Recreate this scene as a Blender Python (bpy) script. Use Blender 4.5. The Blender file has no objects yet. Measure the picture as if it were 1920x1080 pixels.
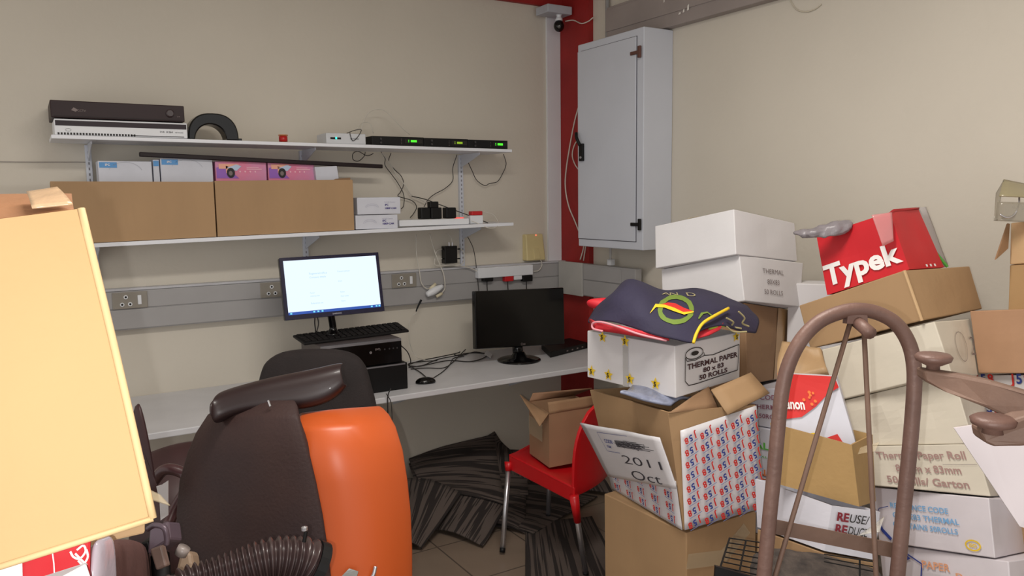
import bpy, bmesh, math, random
from mathutils import Vector, Matrix, noise
random.seed(7)
C = bpy.context.scene.collection
V = Vector
# ---------------------------------------------------------------- camera
YAW, PITCH, ROLL, FPX = .55330907, .112821193, -.013057321, 1471.5
CAM = V((0, 0, 1.7))
_f = V((math.sin(YAW)*math.cos(PITCH), math.cos(YAW)*math.cos(PITCH), -math.sin(PITCH)))
_r = V((math.cos(YAW), -math.sin(YAW), 0)); _u = _r.cross(_f)
_c, _s = math.cos(ROLL), math.sin(ROLL)
RI, UP = _c*_r+_s*_u, -_s*_r+_c*_u
FW = _f
cd = bpy.data.cameras.new('camera'); cam = bpy.data.objects.new('camera', cd); C.objects.link(cam)
cd.sensor_fit = 'HORIZONTAL'; cd.sensor_width = 36; cd.lens = 36*FPX/1920; cd.clip_start = .02
cam.matrix_world = Matrix(((RI.x, UP.x, -FW.x, CAM.x), (RI.y, UP.y, -FW.y, CAM.y), (RI.z, UP.z, -FW.z, CAM.z), (0, 0, 0, 1)))
bpy.context.scene.camera = cam
# ---------------------------------------------------------------- light
w = bpy.data.worlds.new('world'); bpy.context.scene.world = w; w.use_nodes = True
w.node_tree.nodes['Background'].inputs[0].default_value = (1, .97, .94, 1)
w.node_tree.nodes['Background'].inputs[1].default_value = .88
def light(name, kind, loc, power, color, size=.1, sizey=None, rot=None):
    d = bpy.data.lights.new(name, kind); d.energy = power; d.color = color
    if kind == 'AREA':
        d.size = size
        if sizey: d.shape = 'RECTANGLE'; d.size_y = sizey
    else: d.shadow_soft_size = size
    o = bpy.data.objects.new(name, d); C.objects.link(o); o.location = loc
    if rot: o.rotation_euler = rot
    return o
light('camera_flash', 'POINT', CAM - RI*.034 - UP*.012, 42, (1, .98, .95), .004)
light('ceiling_lamp', 'AREA', (.9, 1.3, 2.93), 45, (1, .95, .88), 1.2, .3)
vs = bpy.context.scene.view_settings
vs.view_transform = 'Standard'; vs.look = 'None'; vs.gamma = 1; vs.use_curve_mapping = False; vs.exposure = 0
# ---------------------------------------------------------------- geometry of the view -> room coordinates
def ray(px, py): return RI*((px-960)/FPX) - UP*((py-540)/FPX) + FW
def P(px, py, d): return CAM + ray(px, py)*d
def hit(px, py, ax, c):
    d = ray(px, py); return CAM + d*((c-CAM[ax])/d[ax])
def HY(px, py, y): return hit(px, py, 1, y)
def HX(px, py, x): return hit(px, py, 0, x)
def HZ(px, py, z): return hit(px, py, 2, z)
D, E, CEIL = 4.1, 2.934, 3.0
# ---------------------------------------------------------------- materials
def srgb(r, g, b):
    f = lambda c: c/12.92 if c <= .04045 else ((c+.055)/1.055)**2.4
    return (f(r/255), f(g/255), f(b/255))
MC = {}
def mat(name, rgb, rough=.6, metal=0, var=.06, scale=8, bump=0, bscale=60, emit=0, clear=0, alpha=1, stretch=None, spec=.5, hue2=None, v2=0):
    if name in MC: return MC[name]
    m = bpy.data.materials.new(name); m.use_nodes = True; nt = m.node_tree; N = nt.nodes; L = nt.links
    b = N['Principled BSDF']; col = srgb(*rgb)
    b.inputs['Roughness'].default_value = rough; b.inputs['Metallic'].default_value = metal
    b.inputs['Specular IOR Level'].default_value = spec
    b.inputs['Coat Weight'].default_value = clear; b.inputs['Alpha'].default_value = alpha
    tc = N.new('ShaderNodeTexCoord'); mp = N.new('ShaderNodeMapping'); L.new(tc.outputs['Object'], mp.inputs[0])
    if stretch: mp.inputs['Scale'].default_value = stretch
    nz = N.new('ShaderNodeTexNoise'); nz.inputs['Scale'].default_value = scale; nz.inputs['Detail'].default_value = 6
    L.new(mp.outputs[0], nz.inputs['Vector'])
    rp = N.new('ShaderNodeMapRange'); rp.inputs[1].default_value = .3; rp.inputs[2].default_value = .7
    L.new(nz.outputs[0], rp.inputs[0])
    mx = N.new('ShaderNodeMix'); mx.data_type = 'RGBA'
    c2 = srgb(*hue2) if hue2 else tuple(min(1, c*(1+var)) for c in col)
    mx.inputs[6].default_value = (*(tuple(c*(1-var) for c in col) if not hue2 else col), 1)
    mx.inputs[7].default_value = (*c2, 1)
    L.new(rp.outputs[0], mx.inputs[0]); L.new(mx.outputs[2], b.inputs['Base Color'])
    if emit:
        for k_ in (6, 7): mx.inputs[k_].default_value = (.01, .01, .01, 1)
        b.inputs['Emission Color'].default_value = (*col, 1); b.inputs['Emission Strength'].default_value = emit
    if bump:
        n2 = N.new('ShaderNodeTexNoise'); n2.inputs['Scale'].default_value = bscale; n2.inputs['Detail'].default_value = 4
        L.new(mp.outputs[0], n2.inputs['Vector'])
        bp = N.new('ShaderNodeBump'); bp.inputs['Strength'].default_value = bump; bp.inputs['Distance'].default_value = .004
        L.new(n2.outputs[0], bp.inputs['Height']); L.new(bp.outputs[0], b.inputs['Normal'])
    MC[name] = m; return m
wallm = mat('cream_wall_paint', (206, 199, 186), .75, var=.035, scale=1.3, bump=.25, bscale=40)
redm = mat('dark_red_paint', (150, 28, 26), .6, var=.12, scale=5, bump=.15)
ceilm = mat('ceiling_paint', (215, 208, 196), .8)
white = mat('white_laminate', (226, 228, 234), .35, var=.02)
whitep = mat('white_plastic', (222, 224, 228), .4, var=.02)
metalw = mat('white_powder_coat', (200, 204, 214), .4, var=.03, scale=3)
greyt = mat('grey_trunking', (160, 158, 158), .45, var=.05, scale=4)
sockm = mat('taupe_plastic', (140, 134, 124), .5)
card = mat('brown_cardboard', (168, 136, 100), .75, var=.06, scale=5, bump=.2, bscale=50, stretch=(1, 1, .25))
cardd = mat('dark_cardboard', (146, 114, 84), .8, var=.08, scale=5, bump=.2)
cardl = mat('light_cardboard', (192, 160, 120), .75, var=.05, scale=6, bump=.2)
cardw = mat('white_cardboard', (212, 210, 212), .6, var=.035, scale=4, bump=.2, bscale=25)
cardy = mat('aged_white_cardboard', (208, 200, 184), .65, var=.05, scale=4, bump=.3, bscale=20)
cardg = mat('greyish_white_cardboard', (196, 190, 190), .65, var=.05, scale=4, bump=.3, bscale=20)
redc = mat('red_cardboard', (196, 28, 38), .45, var=.08, scale=6)
redc2 = mat('deep_red_cardboard', (168, 26, 34), .6, var=.12, scale=6)
black = mat('black_plastic', (13, 12, 13), .5, spec=.3)
blackg = mat('glossy_black_plastic', (8, 7, 8), .15, spec=.4, clear=.15)
cable = mat('black_cable', (28, 24, 24), .5)
cablew = mat('white_cable', (205, 200, 190), .5)
chrome = mat('brushed_aluminium', (200, 200, 205), .3, metal=.9)
rust = mat('rusty_brown_metal', (100, 74, 66), .5, metal=.1, scale=14, hue2=(116, 88, 78), bump=.3, bscale=80)
rustl = mat('dusty_brown_metal', (118, 92, 78), .6, metal=.1, scale=10, hue2=(102, 78, 66), bump=.3)
tapem = mat('clear_tape', (206, 190, 160), .15, alpha=.45)
plast = mat('clear_plastic_film', (215, 212, 205), .08, alpha=.45, clear=.5, bump=.8, bscale=14)
ink = mat('black_ink', (30, 26, 26), .6); inkg = mat('faded_grey_ink', (128, 116, 114), .7)
inkr = mat('red_ink', (204, 44, 40), .6); inkb = mat('blue_ink', (44, 62, 140), .6)
inkp = mat('faded_purple_ink', (140, 92, 108), .7); inkg2 = mat('green_ink', (90, 170, 70), .6)
inklb = mat('light_blue_ink', (120, 170, 214), .6); inko = mat('orange_ink', (226, 130, 80), .6)
inky = mat('yellow_ink', (232, 196, 40), .6); inkw = mat('white_ink', (235, 232, 230), .6)
maroon = mat('maroon_ink', (128, 28, 44), .6)
# ---------------------------------------------------------------- object helpers
def link(o): C.objects.link(o); return o
def thing(name, label, cat, loc=(0, 0, 0), group=None):
    o = link(bpy.data.objects.new(name, None)); o.location = loc; o.empty_display_size = .05
    o['label'] = label; o['category'] = cat
    if group: o['group'] = group
    return o
def make(name, bm, m, parent=None, label=None, smooth=False):
    """bm in world coordinates -> one mesh object, origin at its centre"""
    bmesh.ops.recalc_face_normals(bm, faces=bm.faces) if getattr(bm, 'faces', None) and smooth != 'keep' else None
    me = bpy.data.meshes.new(name)
    vs_ = [v.co for v in bm.verts]
    c = V(((min(v.x for v in vs_)+max(v.x for v in vs_))/2, (min(v.y for v in vs_)+max(v.y for v in vs_))/2, (min(v.z for v in vs_)+max(v.z for v in vs_))/2))
    bmesh.ops.translate(bm, verts=bm.verts, vec=-c)
    if smooth:
        for f in bm.faces: f.smooth = True
    bm.to_mesh(me); bm.free(); me.materials.append(m)
    o = link(bpy.data.objects.new(name, me)); o.location = c
    if parent:
        base = parent; off = V((0, 0, 0))
        while base: off += base.location; base = base.parent
        o.parent = parent; o.location = c-off
    if label: o['label'] = label
    return o
def tag(o, label, cat, group=None, kind=None):
    o['label'] = label; o['category'] = cat
    if group: o['group'] = group
    if kind: o['kind'] = kind
    return o
def struct(name, bm, m, parent=None):
    o = make(name, bm, m, parent)
    if not parent: o['kind'] = 'structure'
    return o
def bevel(o, w=.003, seg=2, ang=40):
    m = o.modifiers.new('bevel', 'BEVEL'); m.width = w; m.segments = seg; m.limit_method = 'ANGLE'; m.angle_limit = math.radians(ang); return o
def solid(o, t, off=0):
    m = o.modifiers.new('solidify', 'SOLIDIFY'); m.thickness = t; m.offset = off; return o
def subs(o, n=2):
    m = o.modifiers.new('subsurf', 'SUBSURF'); m.levels = n; m.render_levels = n; return o
def hexa(bm, c):
    v = [bm.verts.new(p) for p in c]
    for f in ((0, 3, 2, 1), (4, 5, 6, 7), (0, 1, 5, 4), (1, 2, 6, 5), (2, 3, 7, 6), (3, 0, 4, 7)): bm.faces.new([v[i] for i in f])
    return bm
def box(x0, y0, z0, x1, y1, z1, bm=None):
    bm = bm or bmesh.new()
    return hexa(bm, [V(p) for p in ((x0, y0, z0), (x1, y0, z0), (x1, y1, z0), (x0, y1, z0), (x0, y0, z1), (x1, y0, z1), (x1, y1, z1), (x0, y1, z1))])
def slab(quad, t, bm=None, n=None):
    """quad of 4 points thickened by t along its normal (backwards)"""
    bm = bm or bmesh.new(); q = [V(p) for p in quad]
    n = n or (q[1]-q[0]).cross(q[3]-q[0]).normalized()
    return hexa(bm, [p-n*t for p in q]+q)
def prism(poly, vec, bm=None):
    bm = bm or bmesh.new(); a = [bm.verts.new(p) for p in poly]; b = [bm.verts.new(V(p)+vec) for p in poly]
    n = len(a); bm.faces.new(a); bm.faces.new(b[::-1])
    for i in range(n): bm.faces.new((a[i], b[i], b[(i+1) % n], a[(i+1) % n]))
    return bm
def catmull(pts, n=6):
    pts = [V(p) for p in pts]
    if len(pts) < 3: return pts
    o = []; q = [pts[0]*2-pts[1]]+pts+[pts[-1]*2-pts[-2]]
    for i in range(1, len(q)-2):
        for k in range(n):
            t = k/n; a, b, c, d = q[i-1:i+3]
            o.append(.5*((2*b)+(c-a)*t+(2*a-5*b+4*c-d)*t*t+(3*b-a-3*c+d)*t**3))
    return o+[pts[-1]]
def tube(pts, r, bm=None, seg=8, smooth=6, rad=None):
    bm = bm or bmesh.new(); p = catmull(pts, smooth) if smooth else [V(a) for a in pts]
    prev = None; nrm = None; n = len(p)
    for i, c in enumerate(p):
        t = (p[min(i+1, n-1)]-p[max(i-1, 0)]).normalized()
        if nrm is None: nrm = t.orthogonal().normalized()
        nrm = (nrm-t*nrm.dot(t)).normalized(); bn = t.cross(nrm)
        rr = rad(i/(n-1)) if rad else r
        ring = [bm.verts.new(c+(nrm*math.cos(a)+bn*math.sin(a))*rr) for a in [2*math.pi*k/seg for k in range(seg)]]
        if prev:
            for k in range(seg): bm.faces.new((prev[k], prev[(k+1) % seg], ring[(k+1) % seg], ring[k]))
        else: bm.faces.new(ring[::-1])
        prev = ring
    bm.faces.new(prev); return bm
def lathe(prof, loc, axis=V((0, 0, 1)), seg=24, bm=None):
    bm = bm or bmesh.new(); axis = V(axis).normalized(); a = axis.orthogonal().normalized(); b = axis.cross(a); prev = None; loc = V(loc)
    for r, h in prof:
        ring = [bm.verts.new(loc+axis*h+(a*math.cos(t)+b*math.sin(t))*max(r, 1e-4)) for t in [2*math.pi*k/seg for k in range(seg)]]
        if prev:
            for k in range(seg): bm.faces.new((prev[k], prev[(k+1) % seg], ring[(k+1) % seg], ring[k]))
        else: bm.faces.new(ring[::-1])
        prev = ring
    bm.faces.new(prev); return bm
def bil(q, u, v): return (q[0]*(1-u)+q[1]*u)*(1-v)+(q[3]*(1-u)+q[2]*u)*v
def panel(q, n=8, amp=0, bulge=0, bm=None, seed=0, edge=False):
    """a sheet between 4 points, gently uneven"""
    bm = bm or bmesh.new(); q = [V(p) for p in q]; nr = (q[1]-q[0]).cross(q[3]-q[0]).normalized(); g = []
    for j in range(n+1):
        row = []
        for i in range(n+1):
            u, v = i/n, j/n; p = bil(q, u, v); k = 1 if edge else 16*u*(1-u)*v*(1-v)
            p = p+nr*(min(1, k)*amp*noise.noise(p*9+V((seed, 0, 0)))+k*bulge)
            row.append(bm.verts.new(p))
        g.append(row)
    for j in range(n):
        for i in range(n): bm.faces.new((g[j][i], g[j][i+1], g[j+1][i+1], g[j+1][i]))
    return bm
def loft(rows, bm=None, close=False):
    bm = bm or bmesh.new(); g = [[bm.verts.new(p) for p in r] for r in rows]
    for j in range(len(g)-1):
        for i in range(len(g[0])-1): bm.faces.new((g[j][i], g[j][i+1], g[j+1][i+1], g[j+1][i]))
    return bm
# ---------------------------------------------------------------- printing on faces
TX = {}
def text2d(s, bold=.0, sx=1.0, shear=0.0, space=1.0):
    k = (s, bold, sx, shear, space)
    if k in TX: return TX[k]
    cu = bpy.data.curves.new('t', 'FONT'); cu.body = s; cu.offset = bold; cu.shear = shear; cu.resolution_u = 3; cu.space_character = space
    o = bpy.data.objects.new('t', cu); C.objects.link(o)
    dg = bpy.context.evaluated_depsgraph_get(); me = bpy.data.meshes.new_from_object(o.evaluated_get(dg))
    vs_ = [(v.co.x*sx, v.co.y) for v in me.vertices]; fs = [tuple(p.vertices) for p in me.polygons]
    bpy.data.objects.remove(o); bpy.data.curves.remove(cu); bpy.data.meshes.remove(me)
    if vs_:
        x0 = min(v[0] for v in vs_); x1 = max(v[0] for v in vs_)
        vs_ = [(v[0]-x0, v[1]) for v in vs_]; wd = x1-x0
    else: wd = 0
    TX[k] = (vs_, fs, wd); return TX[k]
class Face:
    def __init__(s, q, off=.002):
        s.q = [V(p) for p in q]; s.n = (s.q[1]-s.q[0]).cross(s.q[3]-s.q[0]).normalized()
        s.W = ((s.q[1]-s.q[0]).length+(s.q[2]-s.q[3]).length)/2; s.H = ((s.q[3]-s.q[0]).length+(s.q[2]-s.q[1]).length)/2
        s.off = off; s.fn = None
    def at(s, x, y, k=1):
        u, v = x/s.W, y/s.H
        if s.fn: return s.fn(u, v)
        return bil(s.q, u, v)+s.n*s.off*k
    def text(s, bm, t, x, y, size, bold=.0, align='l', rot=0, sx=1.0, shear=0, k=1, width=None):
        vs_, fs, wd = text2d(t, bold, sx, shear)
        if width: size_x = width/wd
        else: size_x = size
        a = {'l': 0, 'c': -wd/2, 'r': -wd}[align]; c, sn = math.cos(rot), math.sin(rot)
        vv = [bm.verts.new(s.at(x+((vx+a)*size_x*c-vy*size*sn), y+((vx+a)*size_x*sn+vy*size*c), k)) for vx, vy in vs_]
        for f in fs:
            try: bm.faces.new([vv[i] for i in f])
            except ValueError: pass
        return wd*size_x
    def poly(s, bm, pts, k=1):
        try: bm.faces.new([bm.verts.new(s.at(x, y, k)) for x, y in pts])
        except ValueError: pass
    def rect(s, bm, x0, y0, x1, y1, k=1): s.poly(bm, [(x0, y0), (x1, y0), (x1, y1), (x0, y1)], k)
    def line(s, bm, pts, wd, k=1):
        for (a, b), (c, d) in zip(pts, pts[1:]):
            l = math.hypot(c-a, d-b) or 1; nx, ny = -(d-b)/l*wd/2, (c-a)/l*wd/2
            s.poly(bm, [(a-nx, b-ny), (c-nx, d-ny), (c+nx, d+ny), (a+nx, b+ny)], k)
    def circle(s, bm, x, y, rx, ry=None, k=1, n=20):
        ry = ry or rx; s.poly(bm, [(x+rx*math.cos(2*math.pi*i/n), y+ry*math.sin(2*math.pi*i/n)) for i in range(n)], k)
    def ring(s, bm, x, y, rx, ry, wd, k=1, a0=0, a1=6.2832, n=24):
        s.line(bm, [(x+rx*math.cos(a0+(a1-a0)*i/n), y+ry*math.sin(a0+(a1-a0)*i/n)) for i in range(n+1)], wd, k)
def pmake(name, bm, m, parent, label=None):
    if not bm.verts: bm.free(); return
    o = make(name, bm, m, parent, label, smooth=False); return o
def leftface(c, off=.002): return Face((c[3], c[0], c[4], c[7]), off)      # towards -X
def frontface(c, off=.002): return Face((c[0], c[1], c[5], c[4]), off)     # towards -Y
def carton_body(c, amp=.004, bulge=0, top=True, n=8, seed=0):
    c = [V(p) for p in c]; bm = bmesh.new()
    for q in ((0, 1, 5, 4), (1, 2, 6, 5), (2, 3, 7, 6), (3, 0, 4, 7), (3, 2, 1, 0))+(((4, 5, 6, 7),) if top else ()):
        panel([c[i] for i in q], n, amp, bulge, bm, seed)
    bmesh.ops.remove_doubles(bm, verts=bm.verts, dist=.0005); return bm
def carton(name, label, c, m=None, cat='box', group=None, top=True, amp=.004, bulge=0, seam=True, seed=0, tape=False, inner=None):
    c = [V(p) for p in c]; base = (c[0]+c[1]+c[2]+c[3])/4
    t = thing(name, label, cat, base, group)
    b = make('box_body', carton_body(c, amp, bulge, top, seed=seed), m or card, t)
    if not top: solid(b, .006, -1)
    else: bevel(b, .003)
    if top and seam:
        q = (c[4], c[5], c[6], c[7]); a, bb = (c[4]+c[7])/2, (c[5]+c[6])/2
        up = (c[5]-c[4]).cross(c[7]-c[4]).normalized(); dy = (c[7]-c[4]).normalized()*.024
        if tape: make('sealing_tape', slab([a-dy+up*.003, bb-dy+up*.003, bb+dy+up*.003, a+dy+up*.003], .002), tapem, t, 'glossy clear tape')
    return t, c
BOX = {"thermal": [[1.6699, 1.7508, 1.0824], [1.9959, 1.7902, 1.0954], [1.95, 2.1792, 1.0952], [1.624, 2.1398, 1.0822], [1.6649, 1.7525, 1.2464], [1.9933, 1.7896, 1.2528], [1.9519, 2.1757, 1.2521], [1.6235, 2.1386, 1.2457]],
 "j58": [[1.667, 1.7064, 0.677], [1.9724, 1.658, 0.6986], [2.0645, 2.1138, 0.6689], [1.7591, 2.1622, 0.6473], [1.6302, 1.7432, 1.0465], [1.949, 1.6821, 1.035], [2.0125, 2.1548, 1.0], [1.6937, 2.2159, 1.0115]],
 "brownbot": [[1.7026, 1.7201, 0.0044], [1.9965, 1.703, 0.0104], [2.0206, 2.1474, 0.0195], [1.7267, 2.1645, 0.0135], [1.6757, 1.7035, 0.6639], [1.9706, 1.6865, 0.6749], [1.9994, 2.1294, 0.6609], [1.7045, 2.1464, 0.6423]],
 "A": [[2.1755, 1.9802, 1.491], [2.5535, 2.0123, 1.4441], [2.5116, 2.3919, 1.3705], [2.1336, 2.3598, 1.4174], [2.1955, 2.0126, 1.6534], [2.5715, 2.0441, 1.5925], [2.533, 2.4222, 1.5234], [2.157, 2.3907, 1.5843]],
 "B": [[2.1862, 1.9458, 1.3248], [2.5346, 1.9791, 1.2707], [2.4942, 2.3607, 1.1785], [2.1458, 2.3274, 1.2326], [2.2005, 1.9878, 1.4875], [2.5778, 2.0038, 1.4371], [2.5473, 2.3813, 1.3602], [2.17, 2.3653, 1.4106]],
 "C": [[2.1744, 1.9125, 1.023], [2.5361, 2.0315, 0.9843], [2.4451, 2.3387, 0.8981], [2.0834, 2.2197, 0.9368], [2.207, 1.9617, 1.3149], [2.6053, 2.0545, 1.2391], [2.5123, 2.3646, 1.172], [2.114, 2.2718, 1.242]],
 "D": [[2.2253, 1.7228, 0.8842], [2.57, 1.7847, 0.8782], [2.493, 2.2109, 0.856], [2.1483, 2.149, 0.862], [2.2275, 1.7299, 1.0442], [2.5709, 1.7927, 1.0397], [2.4917, 2.2205, 0.928], [2.1483, 2.1577, 0.9505]],
 "E": [[2.2119, 1.7064, 0.7147], [2.5579, 1.7628, 0.7068], [2.4886, 2.188, 0.6815], [2.1426, 2.1316, 0.6894], [2.2162, 1.7156, 0.8817], [2.56, 1.7732, 0.8759], [2.4865, 2.201, 0.8519], [2.1427, 2.1434, 0.8593]],
 "Fx": [[2.202, 1.6908, 0.4826], [2.5511, 1.7275, 0.4913], [2.5084, 2.1667, 0.4846], [2.1593, 2.13, 0.4759], [2.2019, 1.6984, 0.7059], [2.5483, 1.7353, 0.7043], [2.4976, 2.1769, 0.6791], [2.1512, 2.14, 0.6811]],
 "J": [[2.2362, 1.3164, 1.3271], [2.5869, 1.3247, 1.3315], [2.5785, 1.7022, 1.1884], [2.2278, 1.6939, 1.184], [2.2308, 1.3745, 1.4723], [2.5922, 1.3746, 1.4649], [2.5922, 1.7464, 1.318], [2.2308, 1.7463, 1.3254]],
 "I": [[2.2401, 1.2232, 1.1877], [2.4324, 1.2474, 1.1486], [2.3857, 1.5926, 0.9962], [2.1934, 1.5684, 1.0353], [2.2509, 1.2863, 1.3264], [2.4664, 1.2995, 1.3129], [2.4192, 1.6474, 1.179], [2.2037, 1.6342, 1.1925]],
 "L": [[2.2723, 1.1667, 0.9849], [2.4545, 1.2035, 0.9325], [2.3864, 1.5321, 0.8508], [2.2042, 1.4953, 0.9032], [2.2872, 1.244, 1.1731], [2.4896, 1.2701, 1.1335], [2.4062, 1.5997, 0.9877], [2.2038, 1.5736, 1.0273]],
 "K": [[2.2621, 1.377, 1.4735], [2.4695, 1.3888, 1.4675], [2.4383, 1.6485, 1.3668], [2.2309, 1.6367, 1.3728], [2.2544, 1.4435, 1.6448], [2.4454, 1.4671, 1.6511], [2.4338, 1.7172, 1.5698], [2.2428, 1.6936, 1.5635]],
 "M": [[2.2723, 1.1122, 0.8452], [2.4947, 1.1933, 0.7723], [2.3809, 1.504, 0.7337], [2.1585, 1.4229, 0.8066], [2.2776, 1.1665, 0.984], [2.5277, 1.2298, 0.9064], [2.4207, 1.5321, 0.837], [2.1706, 1.4688, 0.9146]],
 "N": [[2.2288, 1.0704, 0.6898], [2.4345, 1.088, 0.6486], [2.4063, 1.4172, 0.5808], [2.2006, 1.3996, 0.622], [2.2502, 1.1068, 0.8471], [2.4621, 1.1216, 0.7927], [2.422, 1.4586, 0.7301], [2.2101, 1.4438, 0.7823]],
 "Ox": [[2.1774, 0.9783, 0.4508], [2.4465, 0.9644, 0.3975], [2.4513, 1.3313, 0.292], [2.1822, 1.3452, 0.3453], [2.2325, 1.0375, 0.6933], [2.4946, 1.0292, 0.6476], [2.4865, 1.4062, 0.5612], [2.2244, 1.4145, 0.6051]],
 "G": [[1.7924, 1.1987, 0.8939], [1.9554, 1.2581, 0.8527], [1.8768, 1.4508, 0.8694], [1.7137, 1.3914, 0.9106], [1.8047, 1.2352, 1.0476], [1.9789, 1.291, 1.0307], [1.8956, 1.4877, 1.056], [1.7214, 1.4319, 1.0729]],
 "H": [[1.6672, 1.2066, 0.8025], [1.8074, 1.1592, 0.7605], [1.9067, 1.4591, 0.692], [1.7665, 1.5065, 0.734], [1.7025, 1.2148, 0.9114], [1.8397, 1.1704, 0.8784], [1.9183, 1.4866, 0.8365], [1.7811, 1.531, 0.8695]],
 "Hb": [[1.9431, 1.3948, 0.0372], [2.1314, 1.3592, 0.0182], [2.1743, 1.6493, 0.0097], [1.986, 1.6849, 0.0287], [1.8779, 1.3554, 0.6858], [2.0781, 1.3075, 0.6299], [2.1174, 1.5955, 0.5891], [1.9172, 1.6434, 0.645]],
 "P": [[2.3787, 0.9385, 1.2191], [2.6759, 0.8789, 1.2102], [2.7435, 1.1952, 1.1432], [2.4463, 1.2548, 1.1521], [2.3942, 0.9682, 1.3928], [2.6863, 0.9123, 1.355], [2.7428, 1.2366, 1.3083], [2.4507, 1.2925, 1.34]],
 "Q": [[2.3791, 0.9151, 1.0351], [2.6723, 0.8315, 1.0345], [2.7743, 1.155, 0.9821], [2.4811, 1.2386, 0.9827], [2.3981, 0.9398, 1.212], [2.6829, 0.8603, 1.2036], [2.7657, 1.1928, 1.1309], [2.4809, 1.2723, 1.1393]],
 "Rx": [[2.5338, 0.985, 1.3727], [2.7752, 0.9276, 1.3428], [2.8324, 1.1921, 1.303], [2.591, 1.2495, 1.3329], [2.5537, 1.0014, 1.5126], [2.7961, 0.9435, 1.4833], [2.8567, 1.2061, 1.445], [2.6143, 1.264, 1.4743]],
 "Sx": [[2.5479, 0.9993, 1.5145], [2.7897, 0.94, 1.4896], [2.8498, 1.2018, 1.4516], [2.608, 1.2611, 1.4765], [2.5628, 1.0128, 1.6389], [2.8053, 0.9534, 1.6161], [2.8681, 1.2142, 1.5827], [2.6256, 1.2736, 1.6055]],
 "Canon": [[1.8734, 1.257, 0.9968], [1.9624, 1.3171, 0.9726], [1.8584, 1.474, 0.9577], [1.7694, 1.4139, 0.9819], [1.8693, 1.3343, 1.2031], [1.96, 1.3939, 1.1831], [1.8875, 1.5323, 1.176], [1.7969, 1.4727, 1.196]],
 "redbox": [[1.8461, 2.7063, 0.5478], [1.9986, 2.6773, 0.5264], [2.0006, 2.8228, 0.55], [1.8481, 2.8518, 0.5714], [1.7039, 2.5021, 0.8746], [1.8689, 2.4665, 0.8615], [1.8479, 2.6253, 0.8784], [1.6829, 2.6609, 0.8915]]}
# ================================================================ the room
fl = mat('beige_floor_tile', (128, 112, 98), .3, var=.08, scale=3)
def floor_joints(m):
    nt = m.node_tree; N, L = nt.nodes, nt.links; b = N['Principled BSDF']
    tc = N.new('ShaderNodeTexCoord'); br = N.new('ShaderNodeTexBrick'); br.offset = 0
    br.inputs['Scale'].default_value = 1; br.inputs['Mortar Size'].default_value = .004; br.inputs['Brick Width'].default_value = .4; br.inputs['Row Height'].default_value = .4
    L.new(tc.outputs['Object'], br.inputs['Vector'])
    mx = N.new('ShaderNodeMix'); mx.data_type = 'RGBA'
    src = b.inputs['Base Color'].links[0].from_socket
    L.new(br.outputs['Fac'], mx.inputs[0]); L.new(src, mx.inputs[6]); mx.inputs[7].default_value = (*srgb(84, 74, 66), 1); L.new(mx.outputs[2], b.inputs['Base Color'])
floor_joints(fl)
struct('floor', box(-2.2, -1.5, -.1, E+.1, D+.1, 0), fl)
struct('wall_back', box(-2.2, D, 0, E+.1, D+.1, CEIL), wallm)
struct('wall_right', box(E, -1.5, 0, E+.1, D, CEIL), wallm)
struct('ceiling', box(-2.2, -1.5, CEIL, E+.1, D+.1, CEIL+.1), ceilm)
# dark red painted band under the ceiling and dark red corner column
struct('trim_1', box(1.9, D-.03, 2.862, E, D, CEIL), redm)
struct('trim_2', box(E-.035, 3.62, 2.862, E, D-.03, CEIL), redm)
struct('trim_3', box(E-.035, 3.80, 0, E, D, 2.862), redm)
struct('trim_4', box(E-.135, D-.016, 1.30, E-.037, D, 2.862), whitep)
# ---- power trunking along the walls
def trunk(name, x0, x1, label):
    t = thing(name, label, 'cable trunking', (0.5, D-.03, 1.107))
    bevel(make('trunking_body', box(x0, D-.05, 1.112, x1, D, 1.306), greyt, t), .004)
    bevel(make('upper_cover', box(x0, D-.056, 1.215, x1, D-.05, 1.296), greyt, t), .002)
    bevel(make('lower_cover', box(x0, D-.056, 1.118, x1, D-.05, 1.209), greyt, t), .002)
    make('top_ledge', box(x0, D-.058, 1.299, x1, D, 1.309), mat('pale_trunking_edge', (186, 186, 190), .4), t, 'paler top edge'); return t
trunk('wall_trunking', -2.0, E-.036, 'grey dado power trunking running along the back wall above the desk')
t = thing('wall_trunking', 'short grey trunking end on the right wall under the white cabinet', 'cable trunking', (E-.03, 3.5, 1.107))
yb = HX(1200, 520, E-.05).y
bevel(make('trunking_body', box(E-.085, yb, 1.112, E-.036, D-.06, 1.306), greyt, t), .004)
bevel(make('upper_cover', box(E-.092, yb+.12, 1.215, E-.085, 3.78, 1.298), greyt, t), .002)
bevel(make('lower_cover', box(E-.092, yb+.06, 1.118, E-.085, 3.78, 1.209), greyt, t), .002)
bevel(make('end_piece', box(E-.096, 3.79, 1.108, E-.085, D-.065, 1.31), mat('pale_grey_plastic', (176, 174, 170), .5), t, 'paler corner piece'), .002)
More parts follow.
